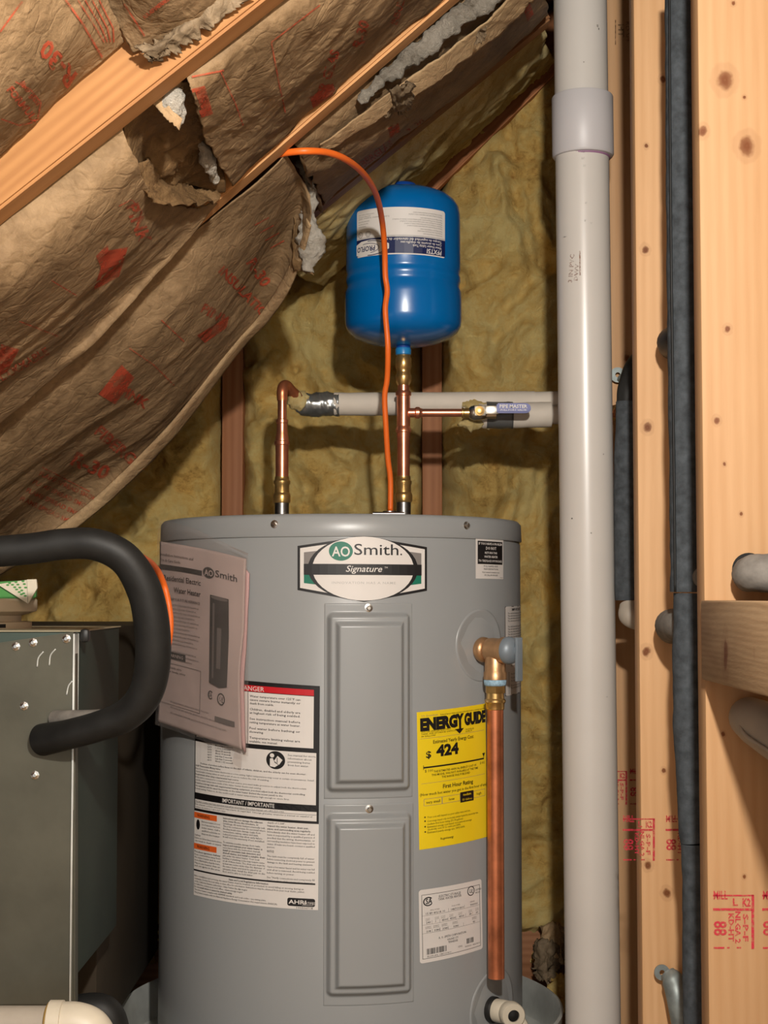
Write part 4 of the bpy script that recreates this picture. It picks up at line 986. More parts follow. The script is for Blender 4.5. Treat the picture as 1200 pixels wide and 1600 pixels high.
# --- raised rings round the relief valve and the drain valve
def ring_emboss(px, py, rx, nm='emboss_ring'):
    th, z = tcyl(px, py); rad = rx; v = []; f = []; n = 64
    for k in range(n):
        for q, h in ((rad, -0.0004), (rad - 0.0012, 0.0012), (rad - 0.004, 0.0010), (rad - 0.006, 0.0006)):
            s = q * math.cos(2 * math.pi * k / n); zz = z + q * math.sin(2 * math.pi * k / n); v.append(tp(th + s / TR, zz, TR + h))
    for k in range(n):
        for j in range(3):
            a = k * 4 + j; b = ((k + 1) % n) * 4 + j; f.append((a, b, b + 1, a + 1))
    f.append(tuple(k * 4 + 3 for k in range(n)))
    mesh_obj(nm, v, f, M['tank'], WH)
ring_emboss(752, 1008, 0.053); ring_emboss(774, 1578, 0.06)

# ------------------------------------------------------------------ relief valve and its discharge pipe
th, z = tcyl(749, 1015); n_ = tn(th); o_ = tp(th, z)
tpv = thing('relief_valve', 'bronze relief valve with grey lever on the side of the heater', 'valve', o_)
s_ = px2m(2.2)
mbx = MB()
mbx.add(*lathe([(0.011, -0.004), (0.0165, 0.002), (0.0185, 0.006), (0.0178, 0.012), (0.0135, 0.016)], o_, n_, 32))
mbx.add(*lathe([(0.013, 0.012), (0.0165, 0.018), (0.0175, 0.024), (0.0168, 0.040), (0.019, 0.044), (0.019, 0.052)], o_, n_, 32))
oc = o_ + n_ * 0.029; oc = Vector((oc.x, oc.y, z))
mbx.add(*lathe([(0.013, 0.012), (0.0145, 0.0), (0.0150, -0.030), (0.0165, -0.032), (0.0165, -0.042)], oc, (0, 0, 1), 32))
mbx.obj('valve_body', M['bronze'], tpv, auto=50)
v, f = lathe([(0.0195, 0.0515), (0.0200, 0.054), (0.018, 0.062), (0.010, 0.067), (0.004, 0.068)], o_, n_, 32); mesh_obj('cap', v, f, M['lever_grey'], tpv, auto=50)
rot = Matrix.Rotation(th, 3, 'Z')
v, f = box(o_ + n_ * 0.072 + Vector((0, 0, -0.012)), (0.013, 0.005, 0.062), 0.0015, rot); lv = MB().add(v, f); lv.add(*box(o_ + n_ * 0.068, (0.010, 0.012, 0.010), 0.001, rot)); lv.obj('lever', M['lever_grey'], tpv, auto=40)
zb = z - 0.042
pz = oc.copy()
tpp = thing('discharge_pipe', 'vertical copper discharge pipe under the relief valve, open at the bottom', 'pipe', (pz.x, pz.y, P(775, 1528, pz.y).z))
v, f = lathe([(0.0150, 0.0), (0.0165, -0.002), (0.016, -0.008), (0.0145, -0.010)], (pz.x, pz.y, zb + 0.001), (0, 0, 1), 32); mesh_obj('thread_sealant', v, f, M['tape_blue'], tpp)
mbx = MB(); zz = zb - 0.009
mbx.add(*lathe([(0.0155, 0), (0.0155, -0.010)], (pz.x, pz.y, zz), (0, 0, 1), 6))
mbx.add(*lathe([(0.0125, -0.009), (0.0130, -0.018), (0.0150, -0.020), (0.0152, -0.023), (0.0135, -0.025), (0.0130, -0.033), (0.0120, -0.034)], (pz.x, pz.y, zz), (0, 0, 1), 32)); mbx.obj('adapter', M['brass'], tpp, auto=40)
zbot = P(775, 1528, pz.y).z; v, f = lathe([(0.0118, zz - 0.030), (0.0118, zbot), (0.0100, zbot), (0.0100, zz - 0.04)], (pz.x, pz.y, 0), (0, 0, 1), 32, cap=False); mesh_obj('pipe', v, f, M['copper_dark'], tpp, auto=40)
# ------------------------------------------------------------------ drain valve
th, z = tcyl(768, 1577); n_ = tn(th); o_ = tp(th, z)
dvv = thing('drain_valve', 'white plastic drain valve at the foot of the heater', 'valve', o_)
v, f = lathe([(0.0185, -0.003), (0.0185, 0.006), (0.0165, 0.008)], o_, n_, 32); mesh_obj('gasket', v, f, M['black'], dvv, auto=40)
e = (n_ * 0.8 + Vector((-0.35, -0.75, 0))).normalized()
mbx = MB(); mbx.add(*lathe([(0.0155, 0.004), (0.0165, 0.010), (0.0165, 0.026), (0.014, 0.030)], o_, n_, 32)); oc = o_ + n_ * 0.024
mbx.add(*lathe([(0.0150, 0.0), (0.0175, 0.010), (0.0175, 0.024), (0.0162, 0.026), (0.0085, 0.0262), (0.008, 0.012)], oc + Vector((0.004, 0, 0.001)), e, 32)); mbx.obj('valve_body', M['white_pl'], dvv, auto=45)
v, f = lathe([(0.0078, 0.008), (0.0078, 0.0246)], oc + Vector((0.004, 0, 0.001)), e, 24); mesh_obj('outlet', v, f, M['dark'], dvv)
hd = Vector((0.9, -0.25, -0.2)).normalized(); v, f = box(oc + Vector((0.024, -0.008, -0.014)), (0.013, 0.018, 0.034), 0.005, Matrix.Rotation(R(-28), 3, 'Y')); hh = MB().add(v, f); hh.add(*lathe([(0.006, 0), (0.006, 0.02)], oc + Vector((0.006, 0, -0.006)), (0.9, -0.2, -0.3), 16)); hh.obj('handle', M['white_pl'], dvv, auto=45)
# ------------------------------------------------------------------ drain pan
pan = thing('drain_pan', 'round aluminium drain pan under the water heater', 'pan', (TX, TY, 0.0))
PR = 0.336
v, f = lathe([(0.02, 0.006), (PR - 0.012, 0.006), (PR - 0.004, 0.012), (PR, 0.066), (PR + 0.003, 0.070), (PR + 0.007, 0.068), (PR + 0.006, 0.062), (PR + 0.003, 0.012), (PR - 0.004, 0.003), (0.02, 0.002)], (TX, TY, 0), (0, 0, 1), 96); mesh_obj('pan_body', v, f, M['alu'], pan, auto=40)
v, f = lathe([(0.022, -0.010), (0.022, 0.002), (0.016, 0.004), (0.016, 0.030), (0.012, 0.030)], (TX - PR - 0.004, TY - 0.03, 0.040), (-1, -0.2, 0), 28); mesh_obj('drain_fitting', v, f, M['white_pl'], pan, auto=40)

# ------------------------------------------------------------------ supply pipes on the heater
def pipe_stack(parent, x, y, items):
    """items: (name, material, [(pixel y, half width px)], sides)"""
    for nm, mt, pr, nn in items:
        pr2 = [(hw * px2m(y), P(600, py, y).z) for py, hw in pr]
        v, f = lathe(pr2, (x, y, 0), (0, 0, 1), nn); mesh_obj(nm, v, f, mt, parent, auto=40)
xl = P(440.5, 750, TY).x
hot = thing('hot_water_riser', 'copper riser pipe on the left of the heater top with an elbow', 'pipe', (xl, TY, ztop))
pipe_stack(hot, xl, TY, [('nipple', M['steel'], [(806, 11.5), (782, 11.5)], 32),
    ('union_nut', M['brass'], [(786, 12.8), (783, 13.8), (775, 13.8), (771, 12.6), (770, 11.5)], 24),
    ('brass_adapter', M['brass'], [(772, 11.8), (758, 11.6), (756, 13.2), (752, 13.2), (750, 11.4), (745, 11)], 32),
    ('riser_pipe', M['copper'], [(748, 10.2), (700, 10.2)], 32),
    ('press_coupling', M['copper'], [(704, 10.4), (696, 10.6), (695, 12), (690, 12), (689, 10.4), (684, 10.2), (677, 8.8), (668, 8.4), (662, 8.4), (661, 9.4), (656, 9.4), (655, 8.2)], 32),
    ('upper_pipe', M['copper'], [(660, 7.0), (622, 7.0)], 32)])
ax = P(441, 620, TY); el = [P(441, 626, TY), P(441, 612, TY), P(443, 604, TY + 0.006), P(448, 603, TY + 0.016), P(458, 613, TY + 0.03), P(472, 624, TY + 0.04)]
v, f = stube(el, [0.0082, 0.0088, 0.0088, 0.0088, 0.0082, 0.0072], 40, 24); mesh_obj('elbow', v, f, M['copper_dark'], hot, auto=60)
xr_ = P(630.5, 750, TY).x
cold = thing('cold_water_riser', 'copper riser pipe with a tee under the blue expansion tank', 'pipe', (xr_, TY, ztop))
pipe_stack(cold, xr_, TY, [('nipple', M['steel'], [(806, 11.5), (780, 11.5)], 32),
    ('union_nut', M['brass'], [(785, 12.5), (782, 14), (774, 14), (770, 12.6), (769, 11.5)], 24),
    ('brass_adapter', M['brass'], [(772, 12), (758, 11.8), (756, 13), (752, 13), (750, 11.2), (744, 11)], 32),
    ('riser_pipe', M['copper'], [(747, 9.8), (676, 9.8)], 32),
    ('tee', M['copper'], [(684, 10.6), (676, 10.8), (675, 12.2), (670, 12.2), (668, 10.8), (665, 10.6), (622, 10.6), (619, 10.8), (618, 12.4), (613, 12.4), (611, 10.8)], 32),
    ('upper_pipe', M['copper'], [(615, 9.2), (588, 9.2)], 32),
    ('tank_adapter', M['brass'], [(602, 9.4), (597, 11.4), (590, 12.2), (586, 12.2), (584, 10.8), (577, 10.8), (575, 12.2), (560, 12.2), (558, 10.6), (552, 10.4)], 24)])
bz = P(640, 645, TY).z; u = px2m(TY)
def xat(px): return P(px, 645, TY).x
def hl(prof, nn=28): return lathe([(hw * u, xat(px) - xr_) for px, hw in prof], (xr_, TY, bz), (1, 0, 0), nn)
v, f = hl([(632, 7.2), (648, 7.4), (650, 9.2), (655, 9.2), (657, 7.4), (660, 6.8)]); mesh_obj('tee_branch', v, f, M['copper'], cold, auto=40)
v, f = hl([(655, 6.3), (724, 6.3)]); mesh_obj('branch_pipe', v, f, M['copper'], cold, auto=40)
bv = thing('ball_valve', 'ball valve with blue lever handle on the copper branch pipe', 'valve', (xat(748), TY, bz))
v, f = hl([(721, 6.8), (721.5, 8.2), (724, 8.4), (725, 7.2), (734, 7.4), (735, 9)]); mesh_obj('valve_end', v, f, M['brass'], bv, auto=40)
mbx = MB(); mbx.add(*hl([(733, 8.0), (736, 10.5), (741, 12), (752, 12), (758, 10), (762, 8)], 24)); mbx.add(*hl([(757, 9.5), (775, 9.5)], 8)); mbx.obj('valve_body', M['nickel'], bv, auto=40)
yf = TY - 0.020
v, f = lathe([(0.0052, -0.001), (0.0052, 0.010), (0.0075, 0.010), (0.0075, 0.013), (0.0046, 0.0135), (0.0046, 0.0165), (0.002, 0.017)], (xat(748), TY - 0.012, bz), (0, -1, 0), 24); mesh_obj('stem_nut', v, f, M['brass'], bv, auto=40)
v, f = box2((xat(740), yf - 0.003, bz - 0.0075), (xat(758), yf - 0.0005, bz + 0.0085), 0.001); hm = MB().add(v, f); hm.add(*box2((xat(757), yf - 0.005, bz - 0.005), (xat(778), yf - 0.0025, bz + 0.0085), 0.001)); hm.obj('handle_plate', M['nickel'], bv, auto=40)
g = MB(); x0, x1 = xat(774), xat(827); hh_ = 0.0078; zc = bz + 0.004
ring = [(x0, zc - hh_), (x1 - hh_, zc - hh_)] + [(x1 - hh_ + hh_ * math.sin(R(a)), zc - hh_ * math.cos(R(a))) for a in range(15, 180, 15)] + [(x1 - hh_, zc + hh_), (x0, zc + hh_)]
bm = bmesh.new(); fr = [bm.verts.new((p[0], yf - 0.010, p[1])) for p in ring]; bk = [bm.verts.new((p[0], yf - 0.001, p[1])) for p in ring]
bm.faces.new(fr); bm.faces.new(bk[::-1])
for k in range(len(ring)): bm.faces.new((fr[k], bk[k], bk[(k + 1) % len(ring)], fr[(k + 1) % len(ring)]))
fix(bm); bmesh.ops.bevel(bm, geom=bm.edges[:], offset=0.0018, segments=2, affect='EDGES'); v, f = bm_out(bm)
grip = mesh_obj('grip', v, f, M['blue_grip'], bv, auto=40, label='blue vinyl lever grip')
A0 = Art(lambda x, y, off: Vector((x0 + x * u, yf - 0.010 - off, zc + (7 - y) * u)))
A0.text('PIPE MASTER', 26, 7, 5.2, WT, 43, 'CENTER', 0.03, res=1); A0.text('FULL PORT VALVE', 26, 11.5, 2.8, WT, 40, 'CENTER', 0.01, res=1); A0.build(grip)
# ------------------------------------------------------------------ jacketed pipes
jp = thing('insulated_pipe', 'white jacketed pipe with silver tape running behind the tee to the right wall', 'pipe', P(650, 630, TY + 0.05))
jd = TY + 0.055
c0, c1 = P(488, 632, jd), P(905, 628, jd)
v, f = tube(spline([P(522, 631.5, jd), P(640, 631, jd), P(760, 630, jd), P(835, 629, jd)], 30), 18.2 * px2m(jd), 28, lump=0.0006, lf=40); mesh_obj('jacket', v, f, M['jacket'], jp, auto=50)
v, f = tube(spline([P(833, 629, jd), P(920, 627, jd)], 8), 17 * px2m(jd), 28); mesh_obj('jacket', v, f, M['jacket'], jp, auto=50)
v, f = stube([P(462, 632, jd - 0.008), P(478, 632, jd - 0.004), P(505, 632, jd), P(530, 631.5, jd)], [0.012, 0.0185, 0.0195, 0.0188], 40, 28, lump=0.0028, lf=70); mesh_obj('tape', v, f, M['duct'], jp, label='crinkled silver duct tape')
v, f = stube([P(450, 620, TY + 0.036), P(460, 622, TY + 0.042), P(474, 630, TY + 0.048)], [0.011, 0.0165, 0.0170], 20, 24, lump=0.004, lf=80); mesh_obj('fluff', v, f, M['fib2'], jp, label='exposed yellow fiberglass at the cut end')
jq = thing('insulated_pipe', 'white jacketed pipe with torn end behind the blue valve lever', 'pipe', P(800, 650, TY + 0.035))
jd = TY + 0.037; cy = 649
v, f = tube(spline([P(748, cy + 1, jd), P(800, cy, jd), P(861, cy - 1, jd)], 24), 20 * px2m(jd), 28, lump=0.0008, lf=50); mesh_obj('jacket', v, f, M['jacket'], jq, auto=50)
v, f = tube(spline([P(861, cy - 1, jd), P(935, cy - 3, jd)], 8), 15 * px2m(jd), 24); mesh_obj('pipe_end', v, f, M['jacket'], jq, auto=50)
v, f = tube(spline([P(760, cy, jd), P(801, cy, jd)], 12), 21.3 * px2m(jd), 28, lump=0.001, lf=60); mesh_obj('tape', v, f, M['duct_grey'], jq, label='grey duct tape band')
v, f = stube([P(716, 664, jd - 0.018), P(732, 661, jd - 0.012), P(748, 657, jd - 0.006), P(762, 655, jd)], [0.003, 0.009, 0.013, 0.016], 24, 20, lump=0.006, lf=90); mesh_obj('fluff', v, f, M['fib2'], jq, label='torn fiberglass end')
v, f = stube([P(722, 632, jd), P(740, 634, jd), P(760, 640, jd)], [0.004, 0.009, 0.012], 20, 18, lump=0.005, lf=90); mesh_obj('fluff', v, f, M['fib2'], jq)

# ------------------------------------------------------------------ expansion tank
EX = P(630, 450, TY).x; eu = px2m(TY)
ez = lambda py: P(630, py, TY).z
et = thing('expansion_tank', 'blue steel expansion tank with an upside down label above the tee', 'tank', (EX, TY, ez(553)))
pr = [(8, 290), (20, 297), (40, 299), (58, 303), (72, 309), (82, 317), (88, 327), (89.8, 338), (90.2, 352), (90.2, 425), (89.0, 428), (89.0, 433), (90.2, 436), (90.2, 442), (88.6, 446), (88.6, 452), (91.5, 459), (91.8, 470), (91.8, 502), (90.5, 511), (86, 519), (76, 527), (58, 534), (36, 539), (16, 541), (8, 541)]
v, f = lathe([(r * eu, ez(y)) for r, y in reversed(pr)], (EX, TY, 0), (0, 0, 1), 96); mesh_obj('shell', v, f, M['blue'], et, auto=60)
v, f = lathe([(r * eu, ez(y)) for r, y in ((23, 300), (22, 291), (19, 288), (8, 287))], (EX, TY, 0), (0, 0, 1), 40); mesh_obj('valve_cap', v, f, M['bluecap'], et, auto=40)
v, f = lathe([(r * eu, ez(y)) for r, y in ((10, 548), (11.4, 546), (11.6, 540), (13, 537), (15, 532))], (EX, TY, 0), (0, 0, 1), 32); mesh_obj('neck', v, f, M['bluecap'], et, auto=60)
v, f = lathe([(r * eu, ez(y)) for r, y in ((9, 556), (12.2, 554), (12.4, 547), (11.4, 544))], (EX, TY, 0), (0, 0, 1), 32); mesh_obj('collar', v, f, M['blueneck'], et, auto=40)
ER = 90.2 * eu
L = CylLabel(EX, TY, ER, (558, 331), (695, 331), (558, 404), (695, 404), 137, 78)
lab = label_sheet(L, 'tank_label', WT, et, 'white and navy label, printed upside down', r=4)
NV = M['lab_navy']; A0 = Art(L.S)
A0.rect(0.5, 46, 136.5, 50, M['lab_lgrey'], 0.0006); A0.rect(0, 49, 137, 76, NV, 0.0007)
A0.poly([(0, 57), (10, 52.5), (28, 51), (44, 53), (54, 60), (54, 68), (44, 75), (28, 78), (8, 78), (0, 74)], WT, 0.001)
A0.ring(26, 65, 25, 12.5, 1.2, NV, 0.0013, a0=-100, a1=100); A0.ring(22, 65, 18, 8.5, 0.9, NV, 0.0013, a0=-120, a1=75)
A0.text('PROFLO', 34, 61.5, 8, NV, 32, bold=0.02, shear=0.1, off=0.0013, flip=True)
A0.text('PFXT5I', 130, 67, 7.5, WT, 24, bold=0.02, shear=0.1, off=0.001, flip=True)
A0.text('Water Heater Safety Tank', 130, 61.5, 4, WT, 44, bold=0.012, off=0.001, flip=True, res=1); A0.text('Cuve de s\u00e9curit\u00e9 du chauffe-eau', 130, 56.5, 4, WT, 60, bold=0.012, off=0.001, flip=True, res=1); A0.text('Tanque de seguridad del calentador de agua', 130, 51.3, 4, WT, 86, bold=0.012, off=0.001, flip=True, res=1)
for y, w in ((42, 30), (38, 38), (34.5, 34), (30, 52), (26.5, 56), (23, 62), (19.5, 72), (16, 34), (11, 50), (7.5, 44)): A0.text('Maximum working pressure and temperature limits as marked', 131, y, 2.2, GR, w, flip=True, res=1)
for y, w in ((27, 14), (23, 18), (19, 20), (14, 50), (11, 22), (7.5, 28)): A0.text('Listed water heater tank', 4 + w, y, 2.2, GR, w, flip=True, res=1)
A0.ring(8, 41, 4.5, 5, 0.8, GR); A0.text('UL', 8, 39, 4, GR, 5, 'CENTER', flip=True, res=1); A0.ring(22, 41, 4.5, 5, 0.8, GR); A0.ring(22, 41, 2.6, 3, 0.6, GR)
A0.build(lab)
# ------------------------------------------------------------------ orange cord to the heater
oc_ = [P(415, 246, 1.875), P(446, 239, 1.857), P(480, 236, 1.85), P(515, 239, 1.88), P(545, 252, 1.93), P(570, 274, 2.02), P(588, 305, 2.14), P(597, 345, 2.24), P(601, 390, 2.28), P(602, 430, 2.295), P(605, 455, 2.295), P(602, 485, 2.29), P(606, 540, 2.29), P(605, 590, 2.31), P(601, 620, 2.32), P(603, 665, 2.33), P(606, 715, 2.345), P(610, 750, 2.355), P(610, 798, jy)]
v, f = stube(oc_, 0.0043, 200, 14); mesh_obj('power_cord', v, f, M['orange'], label='orange cable hanging from the second rafter down to the heater top', cat='cable')

# ------------------------------------------------------------------ white drain pipe on the right
PD = 2.25; pu = px2m(PD)
pv = thing('drain_pipe', 'tall white plastic drain pipe with a coupling near the top', 'pipe', P(926, 1640, PD))
def pvp(px, py): return P(px, py, PD)
ptop, pbot = pvp(906, -40), pvp(927.5, 1660)
ax_ = (ptop - pbot).normalized()
v, f = lathe([(42.3 * pu, -0.005), (42.3 * pu, (ptop - pbot).length)], pbot, ax_, 64); pvc_o = mesh_obj('pipe', v, f, M['pvc'], pv, auto=40)
cc = pvp(910, 250); d0 = (pvp(909, 158) - pvp(911, 252)).length
v, f = lathe([(42.5 * pu, -0.001), (46.5 * pu, 0.0), (48.5 * pu, 0.003), (48.5 * pu, d0 - 0.002), (47.5 * pu, d0), (42.5 * pu, d0)], pvp(911, 246), ax_, 64); mesh_obj('coupling', v, f, M['pvc_coup'], pv, auto=40)
v, f = lathe([(42.6 * pu, -0.0035), (42.8 * pu, -0.001), (42.8 * pu, 0.002)], pvp(911, 246), ax_, 64); mesh_obj('primer_ring', v, f, M['primer'], pv)
def pvS(x, y, off):
    """x: pixels round the pipe from its centre line, y: pixel row"""
    c = pbot + (ptop - pbot) * ((1660 - y) / 1700.0); t = x / 42.3; r = 42.3 * pu + off
    return c + Vector((math.sin(t) * r, -math.cos(t) * r, 0))
A0 = Art(pvS)
BS = M['brown_stamp']
A0.text('3 IN PVC', -24, 462, 7, BS, 44, rot=-84, off=0.0006, bold=0.02, res=1); A0.text('DWV', -15, 460, 6, BS, 26, rot=-84, off=0.0006, bold=0.02, res=1); A0.rect(-12, 414, -10, 452, BS, 0.0006, nx=1)
for x, y, h in ((-1, 260, 5), (-2, 270, 6), (0, 282, 5), (1, 340, 4), (-1, 368, 3), (9, 372, 4)): A0.text('PVC', x, y, h * 0.8, M['pencil'], 3, rot=-90, off=0.0006, res=1)
for px, py, w, h in ((-40, 388, 8, 1.2), (21, 55, 3, 4), (22, 728, 2, 2), (0, 850, 2, 2), (-30, 827, 2, 2), (22, 1100, 3, 2), (24, 60, 2, 3), (-2, 116, 1.5, 1.5)): A0.rect(px, py, px + w, py + h, M['pencil'], 0.0006, nx=1)
for mt, mb in A0.L.items(): mb.obj('print', mt, pvc_o, smooth=False, kind='stuff')
# ------------------------------------------------------------------ furnace cabinet at the left
FD0, FD1 = 1.85, 2.13
FX = -0.366; ftop = P(133, 986, FD0).z; fbot = P(126, 1527, FD0).z
fu = thing('furnace', 'galvanized sheet metal furnace cabinet left of the water heater', 'furnace', (-0.68, 1.99, 0.0))
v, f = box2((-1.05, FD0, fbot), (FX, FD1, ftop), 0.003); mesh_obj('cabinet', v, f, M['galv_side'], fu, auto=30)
v, f = box2((-1.0, FD0 + 0.02, 0.0), (-0.43, FD1 - 0.03, fbot + 0.002), 0.002); mesh_obj('stand', v, f, M['dark'], fu, smooth=False, label='support under the cabinet, coloured dark for the shade there')  # support coloured near-black to carry the shade beneath the cabinet
v, f = box2((-1.0, FD1 - 0.002, 0.085), (-0.392, 2.70, ftop - 0.003), 0.003); mesh_obj('rear_section', v, f, M['rear'], fu, auto=30, label='rear section, coloured dark for the shade beside the heater')  # stretched and coloured dark so the gap by the heater reads as shade
pxr = P(117, 1200, FD0 - 0.02).x
pt = [P(-220, 1036, FD0 - 0.022), P(117, 987, FD0 - 0.022), P(117, 1572, FD0 - 0.022), P(-220, 1572, FD0 - 0.022)]
v, f = box2((-1.052, FD0 - 0.002, ftop - 0.001), (FX + 0.002, FD1 + 0.002, ftop + 0.0006), 0.0004); mesh_obj('lit_top_plate', v, f, M['galv_top_lit'], fu, smooth=False, label='thin top plate, lighter tan for the light falling on it')  # thin plate added so the cabinet top looks lit
bm = bmesh.new(); a_ = [bm.verts.new(p) for p in pt]; b_ = [bm.verts.new(p + Vector((0, 0.02, 0))) for p in pt]
bm.faces.new(a_); bm.faces.new(b_[::-1])
for k in range(4): bm.faces.new((a_[k], b_[k], b_[(k + 1) % 4], a_[(k + 1) % 4]))
fix(bm); bmesh.ops.bevel(bm, geom=bm.edges[:], offset=0.002, segments=2, affect='EDGES'); v, f = bm_out(bm); mesh_obj('front_panel', v, f, M['galv'], fu, auto=30)
v, f = box2((P(114, 1200, FD0 - 0.026).x, FD0 - 0.026, P(117, 1570, FD0).z), (P(119.5, 1200, FD0).x, FD0 - 0.001, P(117, 989, FD0).z), 0.0015); mesh_obj('edge_strip', v, f, M['alu'], fu, auto=30, label='bright folded edge strip')
for px, py in ((25, 1010), (52, 1004), (104, 998), (38, 1103), (55, 1211)):
    v, f = lathe([(0.0052, 0), (0.0052, 0.0012), (0.0034, 0.0016), (0.0034, 0.004), (0.002, 0.0046)], P(px, py, FD0 - 0.022), (0, -1, 0), 8); mesh_obj('screw', v, f, M['screw'], fu, smooth=False)
for pts in (((58, 1042), (60, 1028), (68, 1018)), ((77, 1040), (79, 1024), (87, 1014)), ((104, 1086), (107, 1072), (113, 1064))):
    v, f = stube([P(x, y, FD0 - 0.0225) for x, y in pts], 0.0009, 12, 8); mesh_obj('reflection_arc', v, f, M['alu'], fu)  # thin bright tubes stand in for arc-shaped reflections on the panel
v, f = box(P(133, 993, FD0 - 0.006), (0.011, 0.016, 0.016), 0.004); mesh_obj('knob', v, f, M['black'], fu, auto=40)
# insulated refrigerant line
lp = [P(-90, 868, 1.72), P(-20, 863, 1.72), P(50, 857, 1.72), P(100, 850, 1.72), P(150, 851, 1.72), P(196, 874, 1.725), P(226, 924, 1.735), P(238, 985, 1.745), P(238, 1040, 1.755), P(226, 1086, 1.765), P(196, 1118, 1.775), P(150, 1136, 1.785), P(105, 1148, 1.80), P(66, 1156, 1.828)]
rl = [q * px2m(1.75) for q in (24, 24, 24, 24, 24.5, 25.5, 27, 28, 28, 27, 25.5, 24, 24, 26)]
v, f = stube(lp, rl, 120, 28); mesh_obj('insulated_line', v, f, M['rubber'], label='thick black foam covered line looping into the furnace front', cat='pipe', auto=60)
v, f = stube([P(86, 1123, 1.828), P(110, 1122, 1.81), P(145, 1121, 1.80), P(176, 1118, 1.79)], [0.0098, 0.0094, 0.009, 0.008], 30, 20); mesh_obj('insulated_line', v, f, M['greyfoam'], label='thinner grey line stub behind the black loop on the furnace', cat='pipe', auto=60)
# smoke detector and carton on top
sd = P(-14, 980, 1.97); ft = ftop + 0.0006; su = px2m(1.97)
det = thing('smoke_detector', 'round beige smoke detector lying on the furnace top', 'detector', (sd.x, 1.97, ft))
v, f = lathe([(62 * su, 0.0), (62 * su, 0.008), (60 * su, 0.009)], (sd.x, 1.97, ft), (0, 0, 1), 48); mesh_obj('base', v, f, M['det'], det, auto=40)
v, f = lathe([(46 * su, 0.008), (46 * su, 0.0165), (60 * su, 0.0195), (69 * su, 0.022), (70 * su, 0.026), (70 * su, 0.036), (68 * su, 0.038)], (sd.x, 1.97, ft), (0, 0, 1), 64); mesh_obj('cover', v, f, M['det'], det, auto=40)
for k in (-30, -12, 4, 18, 30):
    a_ = R(k); c_ = Vector((sd.x + 62 * su * math.sin(a_), 1.97 - 62 * su * math.cos(a_), ft + 0.004)); v, f = box(c_, (0.008 if k != 4 else 0.012, 0.002, 0.0045), 0, Matrix.Rotation(a_, 3, 'Z')); mesh_obj('slot', v, f, M['dark'], det, smooth=False)
ct = thing('carton', 'folded green and white carton on top of the smoke detector', 'box', (P(-10, 940, 1.97).x, 1.97, ft + 0.038))
zc0 = ft + 0.0385; zc1 = P(50, 906, 1.93).z
cw = [(P(-95, 930, 1.93).x, 1.93), (P(56, 930, 1.93).x, 1.93), (P(58, 930, 1.99).x, 1.99), (P(-95, 930, 1.99).x, 1.99)]
bm = bmesh.new(); lo_ = [bm.verts.new((x, y, zc0)) for x, y in cw]; hi_ = [bm.verts.new((x, y, zc1 - (0.006 if i in (0, 3) else 0))) for i, (x, y) in enumerate(cw)]
bm.faces.new(lo_[::-1]); bm.faces.new(hi_)
for k in range(4): bm.faces.new((lo_[k], lo_[(k + 1) % 4], hi_[(k + 1) % 4], hi_[k]))
fix(bm); bmesh.ops.bevel(bm, geom=bm.edges[:], offset=0.0015, segments=2, affect='EDGES'); v, f = bm_out(bm); mesh_obj('box', v, f, M['green'], ct, auto=30)
def slab(pts, d, t):
    a = [P(x, y, d) for x, y in pts]; n = len(a); v = a + [p + Vector((0, t, 0)) for p in a]
    return v, [tuple(range(n)), tuple(reversed(range(n, 2 * n)))] + [(k, k + n, (k + 1) % n + n, (k + 1) % n) for k in range(n)]
v, f = slab([(-4, 913), (42, 906), (43.5, 943)], 1.926, 0.002); fp = mesh_obj('flap', v, f, M['carton_white'], ct, smooth=False, label='white flap with green dots')
v, f = slab([(42, 905.5), (56.5, 905), (58, 919), (44, 943)], 1.924, 0.004); mesh_obj('flap', v, f, M['carton_white'], ct, smooth=False, label='plain white folded corner')
A0 = Art(lambda x, y, off: P(x, y, 1.926 - off))
for x, y in ((36, 908), (25, 909.5), (15, 911), (38, 912.5), (28, 913.3), (19.5, 913.6), (12, 914), (40, 918), (31, 918), (23, 917.5), (34, 922.5), (26, 921), (37, 927), (30, 925), (39.5, 931), (33.5, 928.5)): A0.ellipse(x, y, 2.5, 1.4, M['green'], 0.0006, n=14)
for mt, mb in A0.L.items(): mb.obj('print', mt, fp, smooth=False, kind='stuff')
# plastic elbow and black elbow at the bottom left
we = thing('drain_elbow', 'white plastic elbow with grey drain pipe at the bottom left', 'pipe', P(110, 1640, 1.70))
v, f = stube([P(-60, 1602, 1.70), P(20, 1602, 1.70), P(90, 1602, 1.70)], 0.0205, 12, 24); mesh_obj('pipe', v, f, M['conduit'], we, auto=40)
v, f = stube([P(92, 1602, 1.70), P(118, 1602, 1.70), P(140, 1612, 1.70), P(150, 1640, 1.70), P(151, 1690, 1.70)], 0.0245, 40, 28); mesh_obj('elbow', v, f, M['white_pl'], we, auto=60)
v, f = lathe([(0.0225, 0), (0.0265, 0.001), (0.0265, 0.015), (0.024, 0.016)], P(76, 1602, 1.70), (1, 0, 0), 32); mesh_obj('hub', v, f, M['white_pl'], we, auto=40)
v, f = lathe([(0.0208, 0), (0.0245, 0.002), (0.0225, 0.005)], P(72, 1602, 1.70), (1, 0, 0), 28); mesh_obj('cement_bead', v, f, M['glue'], we)
v, f = stube([P(96, 1592, 1.98), P(130, 1580, 1.98), P(162, 1582, 1.98), P(176, 1612, 1.98), P(178, 1680, 1.98)], 0.0215, 40, 24); mesh_obj('foam_elbow', v, f, M['rubber'], label='black foam elbow behind the white plastic elbow at the floor', cat='pipe', auto=60)
